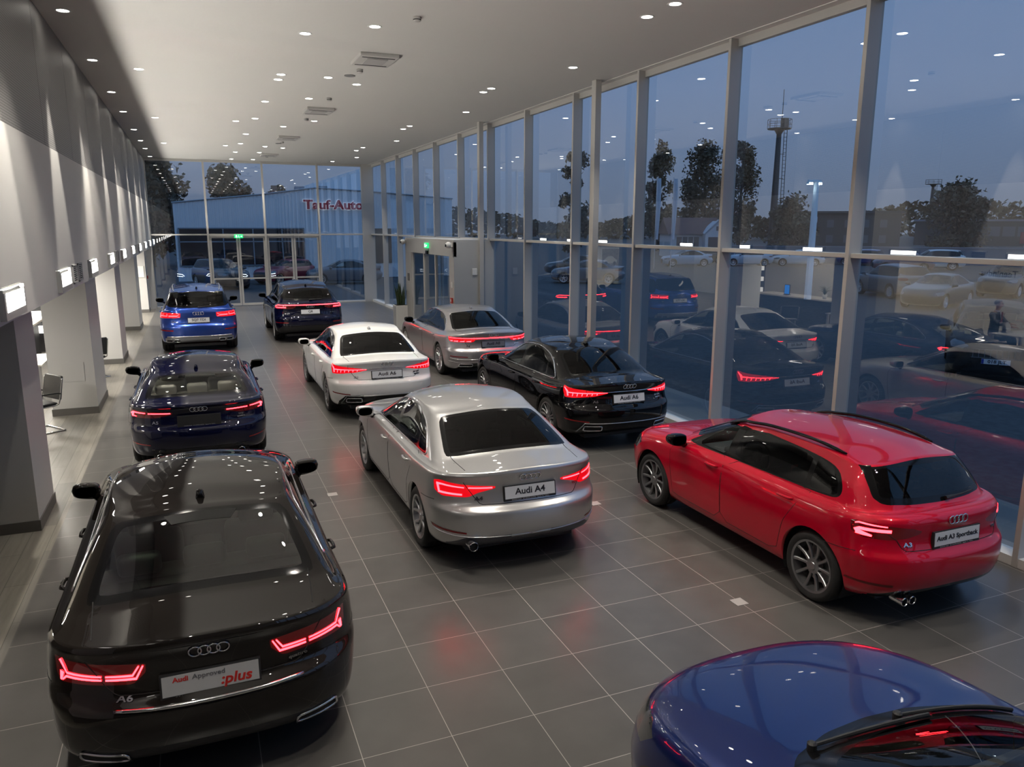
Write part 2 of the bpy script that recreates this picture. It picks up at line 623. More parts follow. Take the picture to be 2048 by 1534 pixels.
def self_to3(chart, p, off):
    a, n = chart.to3(p[0], p[1])
    return a+n*off
BLACK = mat('gloss_black', (.004, .004, .0045), .12, 0, 0, spec=.3)
PLASTIC = mat('black_plastic', (.012, .012, .013), .55)
GREYPL = mat('grey_plastic', (.05, .05, .052), .6)
RUBBER = bump_noise(mat('tyre_rubber', (.011, .011, .011), .75), 140, .25)
CHROME = mat('chrome', (.78, .78, .8), .12, 1.)
SATIN = mat('satin_silver', (.55, .55, .57), .3, 1.)
RIMS = mat('rim_silver', (.55, .55, .56), .28, .9)
RIMG = mat('rim_grey', (.26, .26, .27), .3, .85)
DISC = mat('brake_steel', (.3, .3, .3), .4, 1.)
GAP = mat('panel_gap', (.003, .003, .003), .8)
LENS = mat('tail_lens', (.16, .002, .004), .08, 0, 1., (1, .004, .012), .75)
LENSDK = mat('tail_lens_dark', (.05, .002, .003), .06, 0, 1., (1, .004, .012), .03)
GLOW = mat('tail_glow', (1, .1, .1), .4, 0, 0, (1, .014, .020), 22.)
REFLECT = mat('reflector_red', (.22, .004, .006), .2, 0, .5)
DRL = mat('daytime_light', (1, 1, 1), .3, 0, 0, (.85, .93, 1), 6.)
HEAD = mat('headlight_lens', (.10, .11, .12), .05, .6, 1.)
CABIN = mat('cabin_trim', (.02, .02, .022), .65)
LEATHER = bump_noise(mat('black_leather', (.018, .018, .02), .5), 200, .1)
BEIGE = bump_noise(mat('grey_beige_leather', (.42, .40, .36), .55), 200, .1)
WHITEPL = mat('plate_white', (.62, .63, .66), .35)
INK = mat('plate_ink', (.015, .015, .02), .5)
REDINK = mat('plate_red_ink', (.45, .02, .015), .45)
GL_CLEAR = glass('car_glass_clear', (.72, .76, .73), 1.5)
GL_DARK = glass('car_glass_privacy', (.05, .05, .052), 1.5)

_wheels = {}
def wheel_meshes(R, rim, width, style):
    key = (R, rim, width, style)
    if key in _wheels: return _wheels[key]
    hw = width/2
    bm = bmesh.new()
    lathe(bm, [(rim-.012, -hw*.86), (rim+.01, -hw*.96), (rim+(R-rim)*.45, -hw*1.04), (R-.03, -hw*1.0), (R-.008, -hw*.82), (R, -hw*.6),
               (R, -hw*.3), (R-.006, -hw*.28), (R-.006, -hw*.22), (R, -hw*.2), (R, hw*.2), (R-.006, hw*.22), (R-.006, hw*.28), (R, hw*.3), (R, hw*.6),
               (R-.008, hw*.82), (R-.03, hw*1.0), (rim+(R-rim)*.45, hw*1.04), (rim+.01, hw*.96), (rim-.012, hw*.86)], (0, 0, 0), 48, 'X', caps=False)
    bmesh.ops.recalc_face_normals(bm, faces=bm.faces)
    ty = bpy.data.meshes.new('tyre'); bm.to_mesh(ty); bm.free()
    ty.polygons.foreach_set('use_smooth', [True]*len(ty.polygons)); ty.materials.append(RUBBER)
    bm = bmesh.new()
    lathe(bm, [(rim-.03, -hw*.85), (rim-.035, hw*.3), (rim-.02, hw*.72), (rim-.016, hw*.9), (rim+.004, hw*.95), (rim+.006, hw*.88), (rim-.008, hw*.8), (rim-.01, -hw*.85)], (0, 0, 0), 48, 'X', caps=False)
    lathe(bm, [(.0, hw*.80), (.034, hw*.80), (.04, hw*.74), (.072, hw*.70), (.08, hw*.45), (.07, hw*.2)], (0, 0, 0), 24, 'X')
    def spoke(a0, a1, w0, w1, x0=hw*.72, x1=hw*.86, th=.03):
        p0 = Vector((0, math.cos(a0), math.sin(a0))); p1 = Vector((0, math.cos(a1), math.sin(a1)))
        t0 = Vector((0, -math.sin(a0), math.cos(a0))); t1 = Vector((0, -math.sin(a1), math.cos(a1)))
        r0, r1 = .055, rim-.018
        sec = []
        for k in range(5):
            u = k/4
            r = r0+(r1-r0)*u
            p = (p0*(1-u)+p1*u).normalized()*r
            t = (t0*(1-u)+t1*u).normalized(); w = (w0*(1-u)+w1*u)/2
            x = x0+(x1-x0)*(u**.8)-.012*math.sin(u*PI)
            c = Vector((x, 0, 0))+p
            sec.append([bm.verts.new(c+t*w*s1+Vector((dx, 0, 0))) for s1, dx in ((-1, -.008), (-.6, 0), (.6, 0), (1, -.008), (.8, -th), (-.8, -th))])
        for A, B in zip(sec, sec[1:]):
            for i in range(6): bm.faces.new((A[i], A[(i+1) % 6], B[(i+1) % 6], B[i]))
        bm.faces.new(sec[0]); bm.faces.new(sec[-1][::-1])
    if style == 'ten':
        for i in range(10): spoke(i*PI/5, i*PI/5+.03, .026, .034)
    elif style == 'fiveV':
        for i in range(5):
            b = i*2*PI/5+PI/2
            spoke(b-.16, b-.30, .036, .034); spoke(b+.16, b+.30, .036, .034)
    elif style == 'fivetwin':
        for i in range(5):
            b = i*2*PI/5+PI/2
            spoke(b-.2, b-.15, .03, .032); spoke(b+.2, b+.15, .03, .032); spoke(b+.62, b+.63, .018, .02)
    else:
        for i in range(14): spoke(i*2*PI/14, i*2*PI/14, .018, .028)
    bmesh.ops.recalc_face_normals(bm, faces=bm.faces)
    rm = bpy.data.meshes.new('rim'); bm.to_mesh(rm); bm.free()
    bm = bmesh.new()
    lathe(bm, [(.06, -.02), (rim*.68, -.02), (rim*.68, .008), (.06, .008)], (0, 0, 0), 32, 'X')
    box(bm, -.05, .04, -.06, .06, rim*.42, rim*.78)
    bmesh.ops.recalc_face_normals(bm, faces=bm.faces)
    dk = bpy.data.meshes.new('brake_disc'); bm.to_mesh(dk); bm.free(); dk.materials.append(DISC)
    bm = bmesh.new()
    lathe(bm, [(rim-.03, -hw*.6), (.02, -hw*.6)], (0, 0, 0), 24, 'X', caps=False)
    bm2 = bpy.data.meshes.new('wheel_back'); bm.to_mesh(bm2); bm.free(); bm2.materials.append(PLASTIC)
    _wheels[key] = (ty, rm, dk, bm2)
    return _wheels[key]

def frame_at(chart, u, v, off=0., up=None):
    p, n = chart.to3(u, v)
    n = n.normalized()
    z = n
    up = up or Vector((0, 0, 1))
    x = up.cross(z).normalized(); y = z.cross(x)
    m = Matrix((x, y, z)).transposed().to_4x4(); m.translation = p+n*off
    return m

def ribbon(pts, w):
    """outline of a thick polyline in chart coordinates"""
    P = [Vector((p[0], p[1])) for p in pts]
    ws = w if isinstance(w, (list, tuple)) else [w]*len(P)
    A, B = [], []
    for i, p in enumerate(P):
        a = P[max(0, i-1)]; b = P[min(len(P)-1, i+1)]
        d = (b-a).normalized(); n = Vector((-d.y, d.x))
        if 0 < i < len(P)-1:
            d1 = (p-a).normalized(); n1 = Vector((-d1.y, d1.x)); k = 1/max(.5, n.dot(n1))
        else: k = 1
        A.append(tuple(p+n*ws[i]/2*k)); B.append(tuple(p-n*ws[i]/2*k))
    return A+B[::-1]

def cushion(bm, x0, x1, y0, y1, z0, z1, rot=0., piv=None, bevel=.04):
    n0 = len(bm.verts)
    tmp = bmesh.new(); box(tmp, x0, x1, y0, y1, z0, z1)
    bmesh.ops.bevel(tmp, geom=list(tmp.edges), offset=bevel, segments=3, affect='EDGES', profile=.5)
    if rot:
        bmesh.ops.rotate(tmp, verts=tmp.verts, cent=piv or (0, y0, z0), matrix=Matrix.Rotation(rot, 3, 'X'))
    me = bpy.data.meshes.new('t'); tmp.to_mesh(me); tmp.free(); bm.from_mesh(me); bpy.data.meshes.remove(me)

def build_car(spec, paint, name, label, cat='car', loc=(0, 0, 0), rz=0., group=None, level=2, simple=False):
    c = CarBody(spec, level)
    S = spec; W, R, F, H = c.W, c.R, c.F, c.H
    root = thing(name, label, cat, loc, rz, group)
    side = {s: SideChart(c, s) for s in (1, -1)}
    wrap = {s: WrapChart(c, s, 'rear') for s in (1, -1)}
    fwrap = {s: WrapChart(c, s, 'front') for s in (1, -1)}
    rear = RearChart(c)
    front = FrontChart(c)
    wr, fa, ra = S['wr'], S['fa'], S['ra']
    # --- openings and panels
    dlo = chaikin(S['dlo'], 2)
    for s in (1, -1):
        for k, ya in enumerate((fa, ra)):
            c.arch(ya, s, wr+S.get('archgap', .05), wr+S.get('archlift', .0))
    doors = S.get('doors', [])
    seams = bmesh.new()
    for s in (1, -1):
        for k, d in enumerate(doors):
            d = chaikin(d, 1, k=.12)
            c.cut(d, side[s], 13+k*2+(s > 0))
    tl = S.get('trunk_top'); top_r = TopChart(c, ylo=R-.1, yhi=R+1.2, nz=.5)
    if S.get('trunk_rear'):
        q = RearChart(c, nmin=.05)
        if tl: c.cut(tl, TopChart(c, ylo=R-.1, yhi=R+1.2, nz=.35), 12, [0])
        c.cut(S['trunk_rear'], q, 12, [0])
    if S.get('hood'): c.cut(S['hood'], TopChart(c, ylo=F-1.9, nz=.3), 11, [0])
    if S.get('bumper_z'):
        bz = S['bumper_z']
        for s in (1, -1):
            c.cut([(-.02, .0), (1.36, .0), (1.36, bz[1]), (.9, (bz[0]+bz[1])/2), (-.02, bz[0])], wrap[s], 17, [0])
    if S.get('fbumper_z'):
        bz = S['fbumper_z']
        for s in (1, -1):
            c.cut([(-.02, .0), (1.2, .0), (1.2, bz[1]), (.85, (bz[0]+bz[1])/2), (-.02, bz[0])], fwrap[s], 18, [0])
    if S.get('diffuser'): c.cut(S['diffuser'], rear, 19)
    if S.get('clad'):
        cl = S['clad']
        for s in (1, -1):
            for ya in (fa, ra):
                rr = wr+S.get('archgap', .05)+cl
                a = [math.radians(-20+i*220/22) for i in range(23)]
                ch = SideChart(c, s); ch.ok = lambda C, N, s=s: (C[:, 0]*s > .5*W/2) & (N[:, 0]*s > .1)
                c.cut([(ya+rr, .0)]+[(ya+rr*math.cos(t), wr+rr*math.sin(t)) for t in a]+[(ya-rr, .0)], ch, 23, [0, 13, 14, 15, 16, 17, 18])
            ch = SideChart(c, s); ch.ok = lambda C, N, s=s: (C[:, 0]*s > .5*W/2)
            c.cut([(ra, 0), (fa, 0), (fa, S.get('cladsill', .36)), (ra, S.get('cladsill', .36))], ch, 23, [0, 13, 14, 15, 16])
    for s in (1, -1):
        c.cut(dlo, side[s], 1)
        for k, w in enumerate(S['side_glass']):
            c.cut(chaikin(w, 1, k=.12), side[s], 2 + k*2 + (s > 0) + 30)
    if 'ws' in S:
        wo = [(p[0]*(1+.6*S.get('cowl', 0)), p[1]+(S.get('cowl', 0) if i < 7 else 0)) for i, p in enumerate(S['ws'])]
        c.cut(chaikin(wo, 1, k=.08), TopChart(c, ylo=0, nz=.1), 5)
        c.cut(chaikin(shrink(S['ws'], S.get('ws_frit', .035)), 1, k=.08), TopChart(c, ylo=0, nz=.1), 6)
    bl = S['rw']; bchart = TopChart(c, ylo=R-.1, yhi=R+2.2, nz=.1) if S['rw_chart'] == 'top' else RearChart(c, nmin=.08, nzmax=.86)
    c.cut(chaikin(bl, 2, k=.14), bchart, 7)
    c.cut(chaikin(S.get('rw_in') or shrink(bl, S.get('rw_frit', .05)), 2, k=.14), bchart, 8)
    for s in (1, -1):
        if S.get('lamp'): c.cut(S['lamp'], wrap[s], 9+(s > 0))
        if S.get('head'): c.cut(S['head'], fwrap[s], 20+(s > 0))
    if S.get('grille'): c.cut(S['grille'], front, 22)
    for poly, ch, lb, only in S.get('extra_cuts', []):
        chs = {'rear': [rear], 'wrap': [wrap[1], wrap[-1]], 'side': [side[1], side[-1]]}[ch]
        for q in chs: c.cut(poly, q, lb, only)
    # keep the bonnet in one piece
    pool = {f for f in c.bm.faces if f[c.lab] == 11}; best = []
    while pool:
        st = [pool.pop()]; comp = []
        while st:
            f = st.pop(); comp.append(f)
            for e in f.edges:
                for g in e.link_faces:
                    if g in pool: pool.discard(g); st.append(g)
        if len(comp) > len(best): best, comp = comp, best
        for f in comp: f[c.lab] = 0
    # --- panels as parts
    c.part([0], 'body_shell', paint, root)
    c.part([11], 'hood_panel', paint, root)
    c.part([12], 'trunk_lid', paint, root)
    for k in (13, 14): c.part([k], 'front_door', paint, root)
    for k in (15, 16): c.part([k], 'rear_door', paint, root)
    c.part([17], 'rear_bumper', paint, root)
    c.part([18], 'front_bumper', paint, root)
    c.part([19], 'rear_diffuser', S.get('diffuser_mat', PLASTIC), root)
    c.part([23], 'wheel_arch_cladding', GREYPL, root)
    c.part([24], 'trim_panel', S.get('trim_mat', BLACK), root)
    for sg in (1, -1): c.part([1], 'window_frame', BLACK, root, sg)
    c.part([5], 'windscreen_border', BLACK, root)
    c.part([6], 'windscreen', GL_CLEAR, root)
    rwf = c.part([7], 'rear_window_border', S.get('rw_frit_mat', BLACK), root)
    c.part([8], 'rear_window', S.get('rw_glass', GL_DARK), root)
    for k in range(len(S['side_glass'])):
        for sidei in (0, 1):
            c.part([32+k*2+sidei], 'side_window', GL_CLEAR if k == 0 else S.get('rear_glass', GL_DARK), root)
    c.part([20], 'headlight', HEAD, root); c.part([21], 'headlight', HEAD, root)
    c.part([22], 'front_grille', PLASTIC, root)
    # --- tail lamps with their lit bars
    for s in (1, -1):
        o = c.part([9+(s > 0)], 'tail_light', S.get('lens_mat', LENS), root)
        if o and S.get('bars'):
            bm = bmesh.new()
            for pts, w in S['bars']:
                w = [q*.85 for q in w] if isinstance(w, list) else w*.85
                c.decal(ribbon(pts, w), wrap[s], .004, .05, bm)
            obj('light_bar', bm, GLOW, o, True)
        if S.get('drl'):
            bm = bmesh.new()
            for pts, w in S['drl']: c.decal(ribbon(pts, w), fwrap[s], .004, .06, bm)
            obj('daytime_running_light', bm, DRL, root)
    if S.get('full_bar'):
        bm = bmesh.new()
        for pts, w in S['full_bar']: c.decal(ribbon(pts, w), rear, .005, .06, bm)
        obj('light_strip', bm, GLOW, root)
    # --- seams
    if not simple:
        for s in (1, -1):
            for d in doors: c.path(chaikin(d, 1, k=.12)[:], side[s], .0034, -.0008, .08, seams, 5, True)
        for pts, ch in S.get('seams', []):
            chs = {'rear': [(rear, 1)], 'top': [(TopChart(c), 1)], 'wrap': [(wrap[1], 1), (wrap[-1], 1)], 'side': [(side[1], 1), (side[-1], 1)]}[ch]
            for q, _ in chs: c.path(pts, q, .0036, -.0008, .06, seams, 5)
        obj('panel_seams', seams, GAP, root)
        if S.get('dlo_trim'):
            for s in (1, -1):
                bm = bmesh.new(); c.path(dlo, side[s], S.get('dlo_r', .008), .001, .06, bm, 6, True)
                obj('window_trim', bm, S['dlo_trim'], root, True)
    # --- lower trim strips
    for nm, pts, ch, r, m_ in S.get('strips', []):
        q = {'rear': [rear], 'wrap': [wrap[1], wrap[-1]], 'side': [side[1], side[-1]], 'top': [TopChart(c)]}[ch]
        for k in q:
            bm = bmesh.new(); c.path(pts, k, r, .002, .05, bm, 6); obj(nm, bm, m_, root, True)
    for nm, poly, ch, off, m_ in S.get('decals', []):
        q = {'rear': [rear], 'wrap': [wrap[1], wrap[-1]], 'side': [side[1], side[-1]], 'top': [TopChart(c)]}[ch]
        for k in q: obj(nm, c.decal(poly, k, off), m_, root)
    # --- exhaust tips
    for kind, x, z, a in S.get('exhaust', []):
        for sx in ((1, -1) if S.get('exhaust_both', True) else (-1,)):
            p, n = rear.to3(sx*x, z); p.y = min(p.y, R+.09)
            bm = bmesh.new()
            if kind == 'round':
                lathe(bm, [(a*.80, .05), (a*.82, .0), (a*.9, -.006), (a, .0), (a, .12)], (sx*x, p.y-.025, z), 28, 'Y', caps=False)
                obj('exhaust_pipe', bm, CHROME, root)
                bm = bmesh.new(); lathe(bm, [(a*.82, .025), (0, .025)], (sx*x, p.y-.025, z), 28, 'Y', caps=False)
                obj('exhaust_bore', bm, GAP, root)
            else:
                w, h = a
                poly = [(sx*x-w, z-h*.7), (sx*x-w*.82, z-h), (sx*x+w*.82, z-h), (sx*x+w, z-h*.7), (sx*x+w*.92, z+h*.8), (sx*x+w*.8, z+h), (sx*x-w*.8, z+h), (sx*x-w*.92, z+h*.8)]
                c.path(poly, rear, .0085, .006, .03, bm, 8, True)
                obj('exhaust_trim', bm, CHROME, root, True)
                obj('exhaust_bore', c.decal(shrink(poly, .006), rear, .003), GAP, root)
    # --- wheels
    ty, rm, dk, bk = wheel_meshes(wr, S['rim'], S.get('tw', .235), S.get('rim_style', 'fiveV'))
    for s in (1, -1):
        for ya in (fa, ra):
            w = link('wheel', ty, None, root); w.location = (s*(W/2-S.get('tw', .235)/2-S.get('wheel_in', .025)), ya, wr)
            w.rotation_euler = (0, 0, 0 if s > 0 else PI)
            w['label'] = 'black tyre on %s rim' % ('grey' if S.get('rim_mat') is RIMG else 'silver')
            r = bpy.data.objects.new('rim', rm); COL.objects.link(r); r.parent = w
            if not rm.materials: rm.materials.append(None)
            r.material_slots[0].link = 'OBJECT'; r.material_slots[0].material = S.get('rim_mat', RIMS)
            if not simple:
                d = bpy.data.objects.new('brake_disc', dk); COL.objects.link(d); d.parent = w
            d = bpy.data.objects.new('hub_backing', bk); COL.objects.link(d); d.parent = w
            bm = bmesh.new()
            rr = wr+S.get('archgap', .05)-.002
            A = [math.radians(-25+i*230/20) for i in range(21)]
            x0, x1 = s*(W/2-.03-.02), s*(W/2-.36)
            prev = None
            for t in A:
                y, z = ya+rr*math.cos(t), wr+S.get('archlift', .0)+rr*math.sin(t)
                cur = (bm.verts.new((x0, y, z)), bm.verts.new((x1, y, z)))
                if prev: bm.faces.new((prev[0], cur[0], cur[1], prev[1]))
                prev = cur
            vs = [bm.verts.new((x1, ya+rr*math.cos(t), wr+S.get('archlift', .0)+rr*math.sin(t))) for t in A]
            bm.faces.new(vs)
            obj('wheel_arch_liner', bm, PLASTIC, root)
    # --- floor pan
    bm = bmesh.new()
    box(bm, -W/2+.33, W/2-.33, R+.35, F-.4, .17, .24)
    box(bm, -W/2+.15, W/2-.15, ra+wr+.08, fa-wr-.08, .175, .26)
    obj('underbody', bm, PLASTIC, root)
    # --- cabin
    wb = S.get('cab_hw', W/2-.2); zb = S.get('belt', .95)
    y0, y1 = S['cab']   # behind the rear seats, dashboard front
    sm = S.get('seat_mat', LEATHER)
    bm = bmesh.new()
    box(bm, -wb, wb, y0, y1, .24, .30)
    box(bm, -wb-.02, -wb+.03, y0+.2, y1-.2, .3, zb-.07); box(bm, wb-.03, wb+.02, y0+.2, y1-.2, .3, zb-.07)
    box(bm, -wb, wb, S.get('shelf_y', y0-.2), y0+.03, zb-.10, zb-.05)
    box(bm, -wb, wb, y1-.06, y1, .3, zb-.06)
    obj('cabin_lining', bm, S.get('lining_mat', CABIN), root)
    bm = bmesh.new()
    cushion(bm, -wb+.02, wb-.02, y1-.52, y1-.02, zb-.28, zb-.03, bevel=.06)
    cushion(bm, -.13, .13, y1-1.15, y1-.45, .3, .58, bevel=.03)
    cushion(bm, -.58, -.18, y1-.58, y1-.36, zb-.10, zb+.03, bevel=.05)
    obj('dashboard', bm, CABIN, root, True)
    sy = y1-1.35
    for s in (1, -1):
        bm = bmesh.new()
        cushion(bm, s*.39-.25, s*.39+.25, sy-.02, sy+.52, .34, .52, bevel=.06)
        cushion(bm, s*.39-.24, s*.39+.24, sy-.12, sy+.04, .46, zb+.12, math.radians(14), (0, sy-.04, .46), bevel=.055)
        st = obj('front_seat', bm, sm, root, True)
        bm = bmesh.new()
        cushion(bm, s*.39-.13, s*.39+.13, sy-.26, sy-.17, zb+.10, zb+.29, math.radians(6), (0, sy-.2, zb+.1), bevel=.04)
        obj('headrest', bm, sm, st, True)
    bm = bmesh.new()
    yr = y0+.12
    cushion(bm, -wb+.05, wb-.05, yr, yr+.55, .34, .55, bevel=.06)
    cushion(bm, -wb+.05, wb-.05, yr-.06, yr+.10, .5, zb+.02, math.radians(17), (0, yr, .5), bevel=.055)
    rs = obj('rear_bench', bm, sm, root, True)
    for x in (-.42, 0, .42):
        bm = bmesh.new()
        cushion(bm, x-.14, x+.14, yr-.24, yr-.14, zb-.0, zb+.16, math.radians(10), (0, yr-.2, zb), bevel=.04)
        obj('headrest', bm, sm, rs, True)
    if not simple:
        bm = bmesh.new()
        cw = Vector((-.38, y1-.68, zb-.03)); ax = Matrix.Rotation(math.radians(-24), 3, 'X')
        pts = [cw+ax @ Vector((.18*math.cos(t), 0, .18*math.sin(t))) for t in [i*2*PI/28 for i in range(28)]]
        tube(bm, pts, .016, 8, True)
        for t in (0, PI, -PI/2): tube(bm, [cw, cw+ax @ Vector((.17*math.cos(t), 0, .17*math.sin(t)))], .018, 6)
        lathe(bm, [(0, -.03), (.06, -.025), (.065, .02), (0, .03)], cw, 16, 'Y')
        tube(bm, [cw, cw+ax @ Vector((0, .25, 0))], .03, 8)
        obj('steering_wheel', bm, PLASTIC, root, True)
        bm = bmesh.new()
        zt = S.get('mirror_in', H-.13)
        cushion(bm, -.13, .13, S['ws_top']-.1, S['ws_top']-.06, zt-.05, zt+.03, bevel=.015)
        obj('rear_view_mirror', bm, PLASTIC, root)
    # --- door mirrors
    ym, zm = S['mirror']
    for s in (1, -1):
        bm = bmesh.new()
        cx = s*(W/2+S.get('mirror_out', .065))
        n, m_ = 14, 20
        grid = []
        for i in range(n+1):
            u = -1+2*i/n
            sx = u
            rr = (1-abs(u)**3)**(1/3)
            tap = 1-.22*(u*s+1)/2
            ring_ = []
            for k in range(m_):
                a = 2*PI*k/m_
                ca, sa = math.cos(a), math.sin(a)
                y = .115*rr*max(0, ca)**.9 if ca > 0 else -.045*rr*(-ca)**.35
                z = .078*tap*rr*(abs(sa)**.75)*(1 if sa > 0 else -1)
                ring_.append(bm.verts.new((cx+.118*sx, ym+y, zm+z+.012*u*s)))
            grid.append(ring_)
        for A, B in zip(grid, grid[1:]):
            for k in range(m_): bm.faces.new((A[k], A[(k+1) % m_], B[(k+1) % m_], B[k]))
        bmesh.ops.remove_doubles(bm, verts=bm.verts, dist=1e-5)
        mm = S.get('mirror_mat', paint)
        mo = obj('door_mirror', bm, mm, root, True)
        bm = bmesh.new()
        p, _n = side[s].to3(ym+.03, zm-.09)
        tube(bm, [p-Vector((s*.02, 0, 0)), Vector((cx-s*.05, ym+.02, zm-.045))], [.035, .022], 8)
        obj('mirror_foot', bm, BLACK, mo, True)
        bm = bmesh.new()
        pts = [(cx+.088*math.copysign(abs(math.cos(a))**.6, math.cos(a)), ym-.046, zm+.05*math.copysign(abs(math.sin(a))**.7, math.sin(a))) for a in [i*2*PI/24 for i in range(24)]]
        bm.faces.new([bm.verts.new(q) for q in pts])
        bmesh.ops.solidify(bm, geom=list(bm.faces), thickness=.004)
        obj('mirror_glass', bm, mat('mirror_silver', (.5, .52, .55), .03, 1.), mo)
    if simple:
        return root, c
    # --- door handles
    for s in (1, -1):
        for y, z in S.get('handles', []):
            bm = bmesh.new()
            p, n = side[s].to3(y, z)
            tube(bm, [p+Vector((-s*.005, .095, -.004)), p+Vector((s*.024, .075, 0)), p+Vector((s*.03, .0, .002)), p+Vector((s*.027, -.075, .004)), p+Vector((-s*.005, -.1, .002))], [.012, .015, .016, .015, .012], 8)
            obj('door_handle', bm, S.get('handle_mat', paint), root, True)
    # --- emblem: four interlocked rings
    if 'rings' in S:
        z, sc = S['rings']; sc *= .78
        m = frame_at(rear, 0, z, .006)
        bm = bmesh.new()
        for i in range(4):
            x = (i-1.5)*.062*sc
            tube(bm, [m @ Vector((x+.042*sc*math.cos(t), .042*sc*math.sin(t), 0)) for t in [k*2*PI/28 for k in range(28)]], .0062*sc, 8, True)
        e = obj('ring_emblem', bm, CHROME, root, True)
        e['label'] = 'chrome emblem of four linked rings'
    # --- number plate
    if 'plate' in S:
        z, texts, face = S['plate']
        m = frame_at(rear, 0, z, .012)
        pw, ph = .265, .060
        bm = bmesh.new(); box(bm, -pw-.012, pw+.012, -ph-.022, ph+.008, -.03, .006, .004)
        bm.transform(m); pf = obj('plate_frame', bm, PLASTIC, root)
        bm = bmesh.new(); box(bm, -pw, pw, -ph, ph, .006, .009)
        bm.transform(m); obj('number_plate', bm, face, pf)
        for t, size, dx, dy, mm, sh, bo in texts:
            letters('plate_lettering', t, size, mm, pf, m @ Matrix.Translation((dx, dy, .0105)), .002, 'CENTER', 1.12, sh, 1.0, bo)
        letters('frame_lettering', S.get('frame_text', 'OOOO Audi   AS AASTA AUTO   Sepise 7a, Tallinn'), .016, mat('frame_ink', (.4, .4, .42), .5), pf, m @ Matrix.Translation((0, -ph-.012, .0075)), .001, 'CENTER', 1.15)
    for t, x, z, size in S.get('badges', []):
        m = frame_at(rear, x, z, .004)
        letters('badge_lettering', t, size, CHROME, root, m, .006, 'CENTER', 1.35, 0., 1.05, .0012)
    # --- aerial fin
    if 'fin' in S:
        y = S['fin']
        p, n = TopChart(c).to3(0, y)
        bm = bmesh.new()
        pts = [(y-.05, p.z-.01), (y-.052, p.z+.045), (y-.035, p.z+.058), (y+.01, p.z+.035), (y+.10, p.z-.005)]
        prism(bm, pts, -.012, .012, 'X')
        for v in bm.verts:
            if v.co.z < p.z+.005: v.co.x *= 2.6
        bmesh.ops.bevel(bm, geom=list(bm.edges), offset=.004, segments=2, affect='EDGES')
        obj('aerial_fin', bm, S.get('fin_mat', paint), root, True)
    # --- roof rails
    if 'rails' in S:
        ya, yb, xo, m_ = S['rails']
        tc = TopChart(c)
        for s in (1, -1):
            bm = bmesh.new()
            pts = []
            for i in range(17):
                u = i/16; y = ya+(yb-ya)*u
                x = s*(xo[0]+xo[1]*math.sin(u*PI)**.6)
                p, n = tc.to3(x, y)
                pts.append(p+Vector((0, 0, .012+.022*min(1, 5*min(u, 1-u)))))
            tube(bm, pts, [.008]+[.017]*15+[.008], 8)
            obj('roof_rail', bm, m_, root, True)
    # --- wipers
    for x0_, y0_, x1_, y1_ in S.get('wipers', []):
        tc = TopChart(c)
        bm = bmesh.new()
        q = [(x0_+(x1_-x0_)*i/10, y0_+(y1_-y0_)*i/10) for i in range(11)]
        P = [self_to3(tc, a, .018) for a in q]
        tube(bm, P, .009, 6); tube(bm, [p-Vector((0, 0, .010)) for p in P[3:]], .006, 5)
        lathe(bm, [(.022, -.02), (.022, .012), (.012, .02)], P[0], 12)
        obj('wiper', bm, PLASTIC, root)
    if 'rear_wiper' in S:
        x0_, z0_, x1_, z1_ = S['rear_wiper']
        bm = bmesh.new()
        P = [self_to3(rear, (x0_+(x1_-x0_)*i/8, z0_+(z1_-z0_)*i/8), .02) for i in range(9)]
        tube(bm, P, [.018, .016, .012, .009, .008, .008, .008, .008, .006], 6)
        obj('rear_wiper', bm, PLASTIC, root)
    return root, c
# ------------------------------------------------------------------ the shapes of the models
def tr(pts, dy): return [(p[0]+dy, p[1]) for p in pts]

